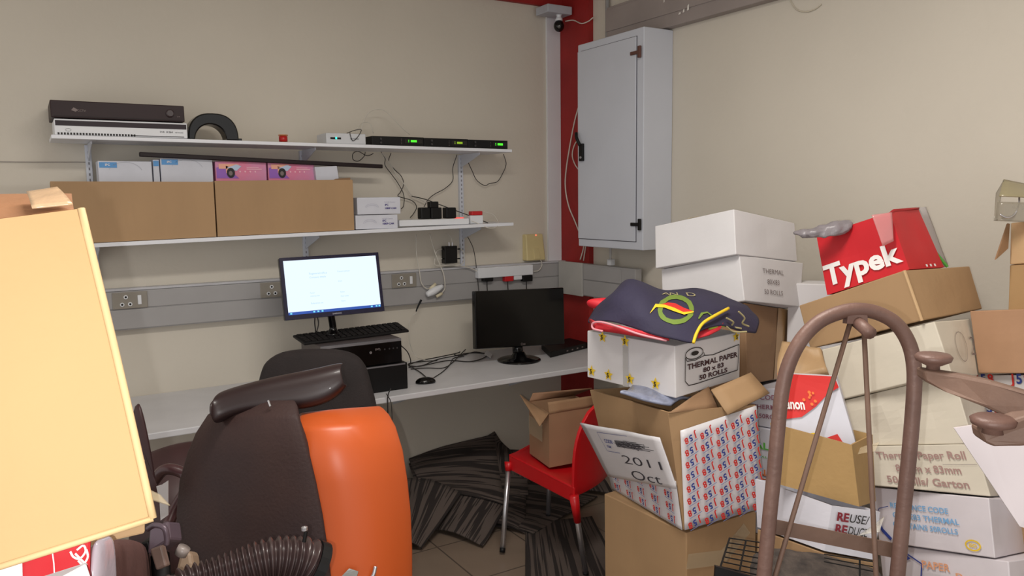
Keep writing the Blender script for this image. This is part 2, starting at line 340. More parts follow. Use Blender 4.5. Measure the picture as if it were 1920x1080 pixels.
# sockets set in the trunking
def socket(px, py, label, dark=True):
    c = HY(px, py, D-.06); t = thing('wall_socket', label, 'power socket', (c.x, D-.056, c.z), 'sockets in the grey trunking')
    W, H = .15, .078
    pl_ = bevel(make('plate', box(c.x-W/2, D-.062, c.z-H/2, c.x+W/2, D-.056, c.z+H/2), sockm, t), .003)
    for dx, dz in ((-.035, -.018), (-.001, -.018), (-.018, .016)):
        make('pin_ring', lathe([(.0095, 0), (.0095, .003), (.001, .003)], (c.x+dx, D-.062, c.z+dz), (0, -1, 0), 16), whitep, pl_, 'white ring')
        make('pin_hole', lathe([(.005, .003), (.005, .0036), (.001, .0036)], (c.x+dx, D-.062, c.z+dz), (0, -1, 0), 12), black, pl_, 'dark hole')
    bevel(make('switch', box(c.x+.032, D-.068, c.z-.022, c.x+.048, D-.062, c.z+.022), whitep, pl_, 'white rocker switch'), .002)
socket(244, 563, 'taupe wall socket with white switch left of the lit monitor, nearest the big carton')
socket(516, 543, 'wall socket half hidden behind the left edge of the lit monitor')
socket(758, 526, 'wall socket just right of the lit monitor in the grey trunking')
# ================================================================ shelving
def uz(a, x): return a[0]+(a[1]-a[0])*x
def z1(x): return 1.990-.0054*(x-.12)         # top shelf, top surface
def z2(x): return 1.535+.0155*(x-.25)         # lower shelf, top surface
def board(name, label, x0, x1, zf, th, y0, y1, m=white):
    c = [V((x0, y0, zf(x0)-th)), V((x1, y0, zf(x1)-th)), V((x1, y1, zf(x1)-th)), V((x0, y1, zf(x0)-th)), V((x0, y0, zf(x0))), V((x1, y0, zf(x1))), V((x1, y1, zf(x1))), V((x0, y1, zf(x0)))]
    o = make(name, hexa(bmesh.new(), c), m); bevel(o, .002); return tag(o, label, 'shelf')
board('wall_shelf', 'upper white wall shelf carrying the video recorders', .119, 2.36, z1, .016, 3.8, D-.022)
board('wall_shelf', 'lower white wall shelf carrying the two long brown cartons', .10, 2.364, z2, .018, 3.8, D-.022)
for px, zlow, nm in ((168, 1.31, 'leftmost slotted white shelf upright, beside the blue-labelled white boxes'), (566, 1.31, 'middle slotted white shelf upright, above the lit monitor'), (862, 1.31, 'rightmost slotted white shelf upright, with the black splitter hanging at its foot')):
    x = HY(px, 330, D).x
    t = thing('shelf_upright', nm, 'shelf upright', (x, D, zlow), 'slotted shelf uprights')
    bevel(make('rail', box(x-.013, D-.02, zlow, x+.013, D, z1(x)-.02), metalw, t), .002)
    sl = bmesh.new()
    for k in range(26):
        zz = zlow+.02+k*.025
        if zz < z1(x)-.04: box(x-.003, D-.0205, zz, x+.003, D-.0195, zz+.012, sl)
    make('slots', sl, mat('slot_shadow_grey', (128, 128, 134), .8), t, 'dark slots')
    for zf in (z1(x)-.0185, z2(x)-.0205):
        b = prism([V((x-.002, D-.022, zf)), V((x-.002, 3.86, zf)), V((x-.002, 3.86, zf-.012)), V((x-.002, D-.022, zf-.075))], V((.004, 0, 0)))
        make('shelf_bracket', b, metalw, t)
# ---- desk
DZ = .78
t = thing('wall_desk', 'long white wall-mounted desk top under the shelves', 'desk', (1.5, 3.75, DZ-.03))
bevel(make('desk_top', box(.20, 3.39, DZ-.028, E-.036, D, DZ), mat('worn_white_laminate', (206, 206, 210), .4, var=.06, scale=5), t), .004)
for x in (.75, 1.72, 2.5):
    make('support_bracket', prism([V((x, D, DZ-.0285)), V((x, 3.55, DZ-.0285)), V((x, 3.55, DZ-.045)), V((x, D, DZ-.24))], V((.004, 0, 0))), metalw, t)
# ================================================================ things on the upper shelf
def xbox(name, pxl, pxr, pyt, pym, y, depth, zf, m, parent=None, lift=0, py_at='l'):
    """axis aligned box whose front face spans two pixel columns"""
    a = HY(pxl, pym, y); b = HY(pxr, pym, y); zb = zf((a.x+b.x)/2)+.0015+lift; zt = HY((pxl+pxr)/2, pyt, y).z
    return (a.x, y, zb, b.x, y+depth, zt)
S1 = (.3,)
r = xbox('r', 102, 351, 226.5, 240, 3.815, .24, z1, None)
t = thing('dvr_recorder', 'white fronted video recorder with a black stripe, lying under the dark one', 'video recorder', (r[0]/2+r[3]/2, 3.9, r[2]))
bevel(make('case', box(*r), whitep, t), .003)
H = r[5]-r[2]; f = Face([V((r[0], 3.815, r[2])), V((r[3], 3.815, r[2])), V((r[3], 3.815, r[5])), V((r[0], 3.815, r[5]))], .0015)
b = bmesh.new(); f.rect(b, .004, H*.58, f.W-.004, H*.9); pmake('dark_stripe', b, mat('dark_violet_plastic', (34, 16, 26), .4, spec=.3), t, 'dark stripe along the front')
b = bmesh.new()
for k in range(26): f.rect(b, .01+k*.0115, .002, .017+k*.0115, .011)
f.rect(b, f.W*.55, .004, f.W*.97, .007)
f.ring(b, .05, H*.33, .010, .006, .001); f.text(b, 'DVR', f.W*.78, H*.32, .010); f.text(b, 'H.264', f.W*.83, H*.32, .011, .01); f.text(b, 'NETWORK', f.W*.9, H*.32, .007)
pmake('front_print', b, ink, t)
H1 = r[5]
r = xbox('r', 97, 347, 193, 240, 3.805, .27, z1, None); r = (r[0], r[1], H1+.004, r[3], r[4], r[5])
t = thing('dvr_recorder', 'dark brown-black video recorder lying on top of the white one', 'video recorder', (r[0]/2+r[3]/2, 3.9, r[2]))
dk = mat('maroon_black_plastic', (38, 17, 20), .45, spec=.3)
bevel(make('case', box(*r), dk, t), .003)
f = Face([V((r[0], 3.805, r[2])), V((r[3], 3.805, r[2])), V((r[3], 3.805, r[5])), V((r[0], 3.805, r[5]))], .0015)
make('jog_dial', lathe([(.017, 0), (.017, .006), (.013, .009), (.001, .009)], f.at(f.W*.885, f.H*.5), (0, -1, 0)), mat('dark_dial', (56, 42, 44), .3), t)
b = bmesh.new(); f.poly(b, [(.075, f.H*.45), (.085, f.H*.62), (.10, f.H*.48), (.092, f.H*.36)]); f.text(b, 'CCTV', .098, f.H*.38, .012, .01); f.text(b, 'DVR', f.W*.94, f.H*.28, .007); pmake('front_lettering', b, inkg, t)
b = bmesh.new()
for k in range(5): f.rect(b, f.W*.02, f.H*(.08+.004*k), f.W*.98, f.H*(.085+.004*k))
pmake('front_groove', b, black, t)
# glossy black arch
cx0, cx1 = HY(353, 255, 3.84).x, HY(448, 255, 3.84).x; zc = z1(.7)+.0015; R_ = (cx1-cx0)/2; cxm = (cx0+cx1)/2
t = thing('moulded_arch', 'glossy black plastic arch standing right of the stacked recorders', 'plastic arch', (cxm, 3.9, zc))
b = bmesh.new(); ht = HY(400, 212, 3.84).z-zc; out = []; inn = []
for k in range(25):
    a = math.pi*k/24; c_, s_ = math.cos(a), math.sin(a); sc = lambda q: math.copysign(abs(q)**.8, q)
    out.append(V((cxm-R_*sc(c_), 3.84, zc+ht*sc(s_)))); inn.append(V((cxm-.012-R_*.62*c_, 3.84, zc+ht*.58*s_)))
bevel(make('arch_shell', prism(out+inn[::-1], V((0, .10, 0)), b), blackg, t), .006)
b = bmesh.new(); tube([p+V((.0, .05, .001)) for p in [o_*.35+i_*.65 for o_, i_ in zip(out[14:], inn[14:])]], .010, b); pmake('inner_ridge', b, blackg, t)
bevel(make('foot_tab', box(cx1-.01, 3.842, zc, cx1+.014, 3.93, zc+.010), blackg, t), .002)
# red spool
c = HY(531, 261, 3.88); zc = z1(c.x)+.001
t = thing('wire_spool', 'small red wire spool standing alone on the upper shelf', 'spool', (c.x, 3.88, zc))
make('spool_reel', lathe([(.023, 0), (.023, .004), (.012, .005), (.012, .034), (.023, .035), (.023, .039), (.001, .039)], (c.x, 3.88, zc)), mat('amber_plastic', (190, 110, 60), .3), t, smooth=True)
make('wound_wire', lathe([(.012, .0055), (.0205, .007), (.0205, .032), (.012, .0335)], (c.x, 3.88, zc)), mat('red_enamel_wire', (178, 30, 30), .3), t, smooth=True)
# white router
r = xbox('r', 612, 686, 250, 262, 3.83, .15, z1, None)
t = thing('network_router', 'small white network box with green lights left of the black receivers', 'router', (r[0]/2+r[3]/2, 3.9, r[2]))
bevel(make('case', box(*r), mat('silver_white_plastic', (200, 202, 206), .35), t), .004)
f = Face([V((r[0], 3.83, r[2])), V((r[3], 3.83, r[2])), V((r[3], 3.83, r[5])), V((r[0], 3.83, r[5]))], .0015)
b = bmesh.new(); f.rect(b, .02, f.H*.42, .075, f.H*.6); f.text(b, 'NETWORK', f.W*.6, f.H*.45, .009); pmake('dark_window', b, black, t)
b = bmesh.new(); f.rect(b, .045, f.H*.42, .054, f.H*.62, 2); pmake('status_light', b, mat('cyan_led', (60, 230, 200), emit=2), t, 'lit cyan indicator')
# three half-rack receivers
xs = [HY(p, 262, 3.83).x for p in (697, 795, 878, 952)]
green = mat('green_led_display', (70, 240, 40), emit=1.6); gy = mat('yellow_green_display', (150, 190, 30), emit=.9)
for i, (lab) in enumerate(('left of the three black receivers, beside the white network box', 'middle of the three black receivers on the upper shelf', 'right of the three black receivers, at the shelf end')):
    x0, x1 = xs[i]+.001, xs[i+1]-.001; zb = z1((x0+x1)/2)+.0025; hh = .046
    t = thing('wireless_receiver', lab+', with a lit green display', 'audio receiver', ((x0+x1)/2, 3.9, zb), 'black receivers on the upper shelf')
    bevel(make('case', box(x0, 3.83, zb, x1, 3.98, zb+hh), black, t), .002)
    f = Face([V((x0, 3.83, zb)), V((x1, 3.83, zb)), V((x1, 3.83, zb+hh)), V((x0, 3.83, zb+hh))], .0012)
    b = bmesh.new(); f.rect(b, f.W*.62, hh*.3, f.W*.97, hh*.75); pmake('display_window', b, blackg, t)
    b = bmesh.new(); xx = f.W*(.78); f.rect(b, xx-.012, hh*.42, xx+.022, hh*.66, 2); f.rect(b, xx-.026, hh*.40, xx-.022, hh*.50, 2); f.rect(b, xx-.026, hh*.56, xx-.022, hh*.68, 2)
    pmake('display', b, gy if i == 1 else green, t, 'lit display')
    for u in (.16,):
        for v in (.28, .7): make('knob', lathe([(.0065, 0), (.0055, .006), (.001, .006)], f.at(f.W*u, hh*v), (0, -1, 0), 12), mat('dark_grey_knob', (52, 50, 52), .4), t)
    b = bmesh.new()
    for q in range(4): f.rect(b, f.W*.55, hh*(.2+.17*q), f.W*.565, hh*(.24+.17*q))
    pmake('led_column', b, inkg, t)
# ---- cables around the shelves (positions on the wall plane or at the shelf)
def wire(name, label, pts, r=.0022, m=cable, y=D-.03, cat='cable', group=None):
    q = [HY(p[0], p[1], p[2] if len(p) > 2 else y) for p in pts]
    o = make(name, tube(q, r), m, smooth=True); return tag(o, label, cat, group)
wire('looped_cable', 'thin white cable arching above the black receivers', [(676, 252), (680, 232), (690, 213), (706, 205), (722, 208), (740, 225), (752, 238), (768, 252)], .0022, cablew, 3.99)
wire('looped_cable', 'small white cable loop rising behind the white network box', [(668, 252), (673, 236), (683, 229), (694, 232), (700, 250)], .002, cablew, 3.985)
wire('looped_cable', 'short black cable lying over the white network box', [(650, 250, 3.86), (663, 245, 3.84), (677, 243, 3.84), (672, 255, 3.822), (662, 264, 3.822), (657, 254, 3.822), (656, 249, 3.84)], .0018, cable)
wire('looped_cable', 'curled black cable loop just under the upper shelf by the black batten', [(700, 288), (688, 292), (672, 284), (662, 288), (662, 299), (672, 302), (682, 294), (685, 285)], .002)
wire('hanging_cable', 'black cable hanging down left of the black splitter plugs, ending beside the small white boxes', [(714, 284), (722, 297), (722, 310), (735, 328), (747, 345), (757, 365), (757, 385), (752, 392)], .0022)
wire('hanging_cable', 'second black cable twisted round the first below the upper shelf', [(733, 287), (729, 303), (740, 318), (752, 330), (757, 345), (751, 360), (747, 368), (772, 376), (781, 388), (775, 401), (769, 408)], .0022)
wire('hanging_cable', 'white cable running diagonally from the upper shelf down to the black plugs', [(716, 286), (730, 305), (745, 330), (760, 348), (772, 366), (790, 375), (800, 380)], .003, cablew, D-.036)
wire('hanging_cable', 'black cable sagging from the upper shelf across to the black plugs', [(857, 290), (849, 315), (849, 338), (835, 353), (815, 364), (803, 374), (795, 388)], .0022)
wire('hanging_cable', 'black cable hanging in a loop right of the rightmost shelf upright', [(944, 289), (949, 308), (941, 328), (932, 341), (918, 344), (909, 348), (894, 338), (885, 320), (878, 305)], .0022)
wire('hanging_cable', 'black cable running from the black plugs to the right end of the lower shelf', [(772, 368, D-.05), (795, 373, 3.98), (820, 382, 3.93), (852, 394, 3.9), (890, 408, 3.88), (915, 418, 3.86)], .0025)
wire('hanging_cable', 'thin black cable dropping from the lower shelf to behind the dark monitor', [(876, 442), (887, 465), (892, 492), (895, 520), (898, 546)], .0022, cable, D-.07)
wire('hanging_cable', 'left white cable dropping from the lower shelf to the white plug cluster', [(780, 440), (781, 475), (786, 505), (790, 530), (800, 541), (812, 540)], .003, cablew, D-.075)
wire('hanging_cable', 'right white cable curving from the lower shelf to the white plug cluster', [(806, 438), (813, 465), (823, 492), (832, 515), (834, 540), (826, 552)], .0034, cablew, D-.075)
wire('hanging_cable', 'white cable hanging from the white plug cluster down to the desk', [(782, 585), (769, 600), (768, 640), (780, 668), (800, 676, 3.9)], .0022, cablew, D-.085)
wire('tied_string', 'thin grey cord stretched along the wall left of the shelf upright', [(-40, 303), (60, 304), (150, 304), (166, 305)], .0016, mat('grey_string', (140, 134, 130), .8), D-.01, 'string')
# ---- boxes behind the long cartons
YB = 3.93
def shelfbox(name, label, pxl, pxr, pyt, m, group, y=YB, depth=.12, lean=0, zlift=0):
    a = HY(pxl, pyt, y); b = HY(pxr, pyt, y); zt = (a.z+b.z)/2; zb = z2(a.x)+.0015+zlift
    t = thing(name, label, 'box', ((a.x+b.x)/2, y+depth/2, zb), group)
    bevel(make('box_body', box(a.x, y, zb, b.x, y+depth, zt), m, t), .003)
    return t, Face([V((a.x, y, zt-.10)), V((b.x, y, zt-.10)), V((b.x, y, zt)), V((a.x, y, zt))], .0018)
wb = mat('glossy_white_carton', (206, 208, 218), .4)
lb = mat('blue_label', (84, 150, 210), .5)
for px in ((183, 284, 302), (300, 398, 297)):
    lab = 'glossy white camera box with blue corner label, left one behind the long cartons' if px[0] == 183 else 'white camera box with blue corner label, directly left of the pink boxes'
    t, f = shelfbox('camera_box', lab, *px, wb, 'camera boxes behind the long cartons')
    b = bmesh.new(); f.rect(b, .005, f.H-.030, .075, f.H-.006); pmake('blue_label', b, lb, t, 'blue label')
    b = bmesh.new(); f.text(b, 'IPC', .028, f.H-.022, .014, .02, k=2); pmake('label_lettering', b, inkw, t)
    b = bmesh.new(); f.ring(b, f.W*.5, f.H*.45, .07, .05, .002, 1, .3, 2.8); pmake('dome_drawing', b, mat('pale_grey_ink', (180, 182, 192), .6), t)
t, f = shelfbox('camera_box', 'narrow white camera box squeezed between the two blue-labelled boxes', 286, 298, 299, wb, 'camera boxes behind the long cartons', YB+.005)
b = bmesh.new(); f.rect(b, .002, f.H-.03, f.W-.002, f.H-.006); pmake('blue_label', b, lb, t, 'blue label')
pinkm = mat('pink_printed_card', (226, 120, 150), .4, scale=7, hue2=(206, 150, 190))
for px, lab in (((403, 499, 303), 'pink camera box left one, beside the white boxes'), ((502, 589, 304), 'pink camera box right one, next to the small blank white box')):
    t, f = shelfbox('camera_box', lab, *px, pinkm, 'pink camera boxes behind the long cartons')
    b = bmesh.new(); f.poly(b, [(0.004, .02), (f.W*.45, .02), (f.W*.18, f.H-.02), (.004, f.H-.03)]); pmake('violet_wedge', b, mat('violet_ink', (150, 96, 190), .5), t)
    b = bmesh.new(); f.rect(b, .015, f.H-.035, f.W*.45, f.H-.012, 1.4); f.poly(b, [(f.W*.2, f.H*.45), (f.W*.3, f.H*.4), (f.W*.3, f.H*.7), (f.W*.2, f.H*.8)], 1.4); pmake('orange_patch', b, mat('peach_ink', (244, 176, 150), .5), t)
    b = bmesh.new(); f.poly(b, [(f.W*.22, f.H*.70), (f.W*.40, f.H*.86), (f.W*.50, f.H*.78), (f.W*.40, f.H*.55)], 1.8); pmake('camera_drawing', b, mat('pale_blue_ink', (190, 205, 230), .5), t)
    b = bmesh.new(); f.circle(b, f.W*.29, f.H*.46, .019, .024, 2.4); pmake('lens_drawing', b, ink, t)
    b = bmesh.new(); f.circle(b, f.W*.285, f.H*.44, .009, .011, 3); pmake('lens_centre', b, inkg, t)
    b = bmesh.new()
    for k in range(4): f.circle(b, f.W*(.47+.1*k), f.H*.52, .004, None, 2)
    f.rect(b, f.W*.6, f.H*.62, f.W*.9, f.H*.66, 2); f.rect(b, f.W*.6, f.H*.70, f.W*.84, f.H*.73, 2); pmake('white_dots', b, mat('pale_pink_ink', (244, 190, 205), .5), t)
a, b_, c, d = [HY(x, y, 3.90) for x, y in ((594, 342), (636, 338), (632, 311), (590, 313))]
o = make('small_box', slab([a, b_, c, d], .06), wb); bevel(o, .003)
tag(o, 'small blank white box tilted on the right carton beside the pink boxes', 'box')
# thin black batten
a, b_ = HY(262, 289, 3.905), HY(718, 312, 3.905)
up = V((0, 0, .010)); q = V((0, .03, 0))
o = make('plastic_batten', hexa(bmesh.new(), [a-up, b_-up, b_-up+q, a-up+q, a+up, b_+up, b_+up+q, a+up+q]), mat('maroon_black_batten', (28, 14, 16), .5, spec=.3))
bevel(o, .003); tag(o, 'long thin black plastic batten leaning over the camera boxes below the upper shelf', 'batten')
# two long cartons
for k, (pl, pr, tl, lab) in enumerate(((99, 404, 340, 'long brown carton on the lower shelf, left of the pair'), (406, 664, 339, 'long brown carton at the right of the pair, beside the small white boxes'))):
    y = 3.812; a = HY(pl, 400, y); b_ = HY(pr, 400, y); zt0 = HY(pl, tl, y).z; zt1 = HY(pr, tl-2 if k else 341, y).z
    zb = [z2(a.x)+.002, z2(b_.x)+.002]; x0, x1 = a.x, b_.x-.002; dp = .10
    c = [V((x0, y, zb[0])), V((x1, y, zb[1])), V((x1, y+dp, zb[1])), V((x0, y+dp, zb[0])), V((x0, y, zt0)), V((x1, y, zt1)), V((x1, y+dp, zt1-.004)), V((x0, y+dp, zt0-.004))]
    t, _ = carton('long_carton', lab, c, card, 'box', 'long cartons on the lower shelf', top=False, amp=.003, seed=k)
    if k: make('raised_flap', slab([V((x1-.09, y+.05, zt1-.004)), V((x1+.004, y+.05, zt1-.004)), V((x1+.008, y+.05, zt1+.012)), V((x1-.07, y+.05, zt1+.006))], .004), cardd, t)
# two small white boxes
for k, (pl, pr, pt, pb, lab) in enumerate(((667, 746, 403, 433, 'small white printed box, lower one of the two beside the long carton'), (670, 751, 370, 401, 'small white printed box, upper one of the two beside the long carton'))):
    y = 3.815; a, b_ = HY(pl, (pt+pb)/2, y), HY(pr, (pt+pb)/2, y); zt = HY((pl+pr)/2, pt, y).z; zb = HY((pl+pr)/2, pb, y).z if k else z2(a.x)+.003
    if k: zb = lastz+.003
    lastz = zt
    t = thing('small_box', lab, 'box', ((a.x+b_.x)/2, y+.08, zb), 'small printed white boxes')
    bevel(make('box_body', box(a.x, y, zb, b_.x, y+.16, zt), wb, t), .003)
    f = Face([V((a.x, y, zb)), V((b_.x, y, zb)), V((b_.x, y, zt)), V((a.x, y, zt))], .0016)
    b = bmesh.new(); f.text(b, 'IPC', f.W*.63, f.H*.5, .014, .03); f.text(b, '1080P-CAM', f.W*.63, f.H*.3, .013, .03); pmake('printed_lettering', b, mat('dark_violet_ink', (70, 60, 130), .6), t)
    b = bmesh.new(); f.ring(b, f.W*.33, f.H*.4, .03, .012, .001, 1, 0, 3.14); f.ring(b, f.W*.33, f.H*.4, .036, .02, .001, 1, 0, 3.14); f.text(b, 'Full HD Camera', f.W*.62, f.H*.68, .009); pmake('outline_drawing', b, mat('pale_grey_ink2', (170, 170, 190), .6), t)
# long white power strip on the lower shelf with adaptors
r = xbox('r', 749, 880, 411, 422, 3.84, .07, z2, None, lift=.002)
t = thing('power_strip', 'long white multi-plug strip lying on the lower shelf', 'power strip', (r[0]/2+r[3]/2, 3.87, r[2]))
bevel(make('strip_body', box(r[0], r[1], r[2], r[3], r[4], r[5]), whitep, t), .004)
xx = HY(862, 412, 3.86); make('lit_switch', box(xx.x-.022, 3.85, r[5], xx.x+.02, 3.885, r[5]+.006), mat('red_lit_switch', (255, 90, 80), emit=1.2), t, 'glowing red switch')
ZT = r[5]
def adaptor(name, label, pl, pr, pt, y=3.86, extra=None, m=black, grp='black adaptors in the white strip'):
    a, b_ = HY(pl, 405, y), HY(pr, 405, y); zt = HY((pl+pr)/2, pt, y).z
    t = thing(name, label, 'power adaptor', ((a.x+b_.x)/2, y+.02, ZT), grp)
    o = make('adaptor_body', box(a.x, y, ZT+.0015, b_.x, y+.05, zt), m, t); bevel(o, .005)
    if extra:
        a, b_ = HY(extra[0], 390, y+.01), HY(extra[1], 390, y+.01); o = make('plug_top', box(a.x, y+.005, zt-.002, b_.x, y+.045, HY(extra[0], extra[2], y).z), m, t); bevel(o, .004)
adaptor('plug_adaptor', 'black power adaptor at the left end of the group on the strip', 790, 808, 389)
adaptor('plug_adaptor', 'tallest black power adaptor, with a stub on top, in the middle of the strip', 809, 829, 389, 3.85, (806, 822, 378))
adaptor('plug_adaptor', 'black power adaptor standing apart right of the others', 837, 856, 389)
# red and white plug at the right end of the shelf
a = HY(882, 404, 3.86); b_ = HY(906, 404, 3.86); zb = z2(a.x)+.001
t = thing('mains_plug', 'red topped white plug on the right end of the lower shelf', 'plug', ((a.x+b_.x)/2, 3.88, zb))
bevel(make('plug_body', box(a.x, 3.86, zb, b_.x, 3.91, HY(890, 404, 3.86).z), whitep, t), .004)
bevel(make('plug_cap', box(a.x+.012, 3.865, HY(890, 404, 3.86).z+.001, b_.x, 3.905, HY(890, 396, 3.86).z), mat('red_plastic', (190, 30, 36), .35), t, 'red cap'), .004)
wire('looped_cable', 'white cable curling round the red topped plug over the shelf edge', [(905, 397, 3.9), (924, 402, 3.88), (934, 416, 3.84), (930, 426, 3.79), (915, 427, 3.785), (898, 420, 3.83), (884, 414, 3.84)], .0022, cablew)
# things hanging below the lower shelf
c0, c1 = HY(834, 462, 4.03), HY(858, 493, 4.03)
t = thing('antenna_splitter', 'small black metal splitter hanging on the rightmost shelf upright', 'splitter', ((c0.x+c1.x)/2, 4.05, c1.z))
bevel(make('splitter_body', box(c0.x, 4.03, c1.z, c1.x, 4.075, c0.z), mat('black_metal', (30, 29, 30), .35, metal=.5), t), .003)
for px, py, ax in ((834, 467, -1), (834, 485, -1), (858, 467, 1), (858, 485, 1)):
    p = HY(px, py, 4.05); make('side_connector', tube([p, p+V((.016*ax, 0, 0))], .004, smooth=0), black, t)
for px in (842, 848):
    p = HY(px, 462, 4.05); make('top_connector', tube([p, p+V((0, 0, .024))], .004, smooth=0), chrome, t)
wire('hanging_cable', 'white lead looping from the left side of the black splitter', [(829, 467), (820, 470), (817, 480), (822, 486), (829, 485)], .0025, cablew, 4.05)
wire('hanging_cable', 'white lead looping round the right side of the black splitter', [(863, 467), (869, 472), (870, 485), (866, 495), (850, 497), (828, 495), (816, 485)], .0025, cablew, 4.05)
wire('hanging_cable', 'white lead rising from the top of the black splitter to the lower shelf', [(848, 455), (846, 446), (838, 438)], .003, cablew, 4.05)
wire('hanging_cable', 'white mains lead running from the splitter to the white strip on the trunking', [(815, 484), (818, 498), (850, 497), (880, 502), (897, 510)], .003, cablew, 4.02)
# white plug cluster
t = thing('plug_cluster', 'white plug cluster dangling between the two monitors', 'plug', HY(812, 545, D-.09))
a = HY(800, 553, D-.085); b_ = HY(830, 536, D-.085)
make('plug_body', tube([a, (a+b_)/2, b_], .016, rad=lambda k: .010+.012*math.sin(math.pi*min(1, k*.9+.1)), seg=12), whitep, t, smooth=True)
make('plug_body', tube([HY(806, 542, D-.08), HY(817, 532, D-.08)], .009, seg=10, smooth=0), mat('ivory_plastic', (214, 204, 176), .5), t, smooth=True)
make('plug_body', tube([HY(818, 556, D-.08), HY(829, 550, D-.08)], .009, seg=10, smooth=0), mat('ivory_plastic', (214, 204, 176), .5), t, smooth=True)
make('cable_connector', tube([HY(790, 562, D-.085), HY(784, 574, D-.085), HY(780, 584, D-.085)], .006, rad=lambda k: .0065-.003*k), black, t, 'black tapered connector', smooth=True)
# white strip on trunking
a, b_ = HY(897, 503, D-.10), HY(1000, 515, D-.10)
t = thing('power_strip', 'short white multi-plug strip fixed on the trunking above the dark monitor', 'power strip', ((a.x+b_.x)/2, D-.08, b_.z))
bevel(make('strip_body', box(a.x, D-.10, b_.z, b_.x, D-.058, a.z), whitep, t), .004)
for pl, pr, m, lab in ((907, 925, black, 'black plug at the left under the short white strip'), (947, 963, mat('red_plastic', (190, 30, 36), .35), 'red plug under the short white strip'), (964, 979, whitep, 'white plug under the short white strip'), (981, 999, black, 'black plug at the right under the short white strip')):
    p0, p1 = HY(pl, 517, D-.095), HY(pr, 527 if m != whitep else 524, D-.095)
    t = thing('mains_plug', lab, 'plug', ((p0.x+p1.x)/2, D-.08, p1.z), 'plugs under the short white strip')
    bevel(make('plug_body', box(p0.x, D-.097, p1.z, p1.x, D-.062, p0.z), m, t), .004)
    if m != whitep:
        x = (p0.x+p1.x)/2-.003; make('plug_lead', tube([V((x, D-.08, p1.z)), V((x+.003, D-.078, p1.z-.05)), V((x+.012, D-.08, p1.z-.12))], .003), cable, t)
wire('hanging_cable', 'white lead joining the short white strip to the beige wall box', [(1000, 509), (1010, 507), (1016, 497), (1014, 487)], .003, cablew, D-.07)
# beige wall box
a, b_ = HY(987, 440, D-.05), HY(1026, 487, D-.05)
t = thing('wall_detector_box', 'beige plastic wall box above the trunking near the red corner', 'wall box', ((a.x+b_.x)/2, D, b_.z))
bm_ = mat('beige_plastic', (206, 190, 140), .45)
bevel(make('box_cover', hexa(bmesh.new(), [V((a.x+.004, D-.05, b_.z)), V((b_.x-.012, D-.05, b_.z)), V((b_.x+.008, D, b_.z)), V((a.x, D, b_.z)), V((a.x+.01, D-.03, a.z)), V((b_.x-.02, D-.03, a.z)), V((b_.x-.006, D, a.z)), V((a.x, D, a.z))]), bm_, t), .006)
x = (a.x+b_.x)/2
bevel(make('cover_panel', slab([V((x-.02, D-.053, b_.z+.008)), V((x+.026, D-.053, b_.z+.008)), V((x+.018, D-.043, b_.z+.075)), V((x-.02, D-.043, b_.z+.075))], .006), bm_, t), .002)
make('indicator_light', lathe([(.004, 0), (.003, .002), (.001, .0025)], (x+.006, D-.032, a.z-.006), (0, -1, 0), 12), mat('red_led', (255, 90, 70), emit=3), t, 'glowing red light')
# ================================================================ on the desk
zd = DZ+.001
lc = HZ(765, 728, zd)                       # front right bottom corner of lower case
Yl = lc.y; X1 = lc.x
a = HY(640, 700, Yl); zt = HY(765, 679, Yl).z
x0 = X1-.42
t = thing('desktop_computer', 'plain black computer case, the lower of the two under the lit monitor', 'computer', ((x0+X1)/2, Yl+.15, zd))
bevel(make('case', box(x0, Yl, zd, X1, Yl+.33, zt), black, t), .003)
make('front_edge', box(x0, Yl-.004, zt-.008, X1-.012, Yl+.0, zt-.001), mat('silver_trim', (150, 150, 156), .3, metal=.6), t, 'thin silver edge')
Yu = Yl+.02; xr = HY(752, 660, Yu).x; zt2 = HY(752, 633, Yu).z; xl = HY(601, 660, Yu).x
t = thing('desktop_computer', 'black fronted computer case with silver trim, the upper one under the keyboard', 'computer', ((xl+xr)/2, Yu+.15, zt))
bevel(make('case', box(xl, Yu, zt+.002, xr, Yu+.30, zt2), mat('dark_grey_case', (74, 66, 66), .45), t), .003)
bevel(make('front_panel', box(xl, Yu-.008, zt+.003, xr, Yu-.0005, zt2-.014), blackg, t, 'glossy black front'), .002)
make('silver_trim', box(xl, Yu-.010, zt2-.013, xr-.002, Yu-.0005, zt2-.001), mat('silver_trim', (150, 150, 156), .3, metal=.6), t, 'silver strip')
f = Face([V((xl, Yu-.008, zt)), V((xr, Yu-.008, zt)), V((xr, Yu-.008, zt2)), V((xl, Yu-.008, zt2))], .001)
make('power_button', lathe([(.007, 0), (.006, .003), (.001, .003)], f.at(f.W*.60, f.H*.55), (0, -1, 0), 14), chrome, t)
for q in (.72, .78, .84, .89, .94): make('front_port', lathe([(.004, 0), (.004, .001), (.001, .001)], f.at(f.W*q, f.H*.62), (0, -1, 0), 10), mat('dark_grey_knob', (52, 50, 52), .4), t)
b = bmesh.new(); f.text(b, 'DVD', f.W*.66, f.H*.62, .012, .02); pmake('front_lettering', b, inkg, t)
ZP = zt2
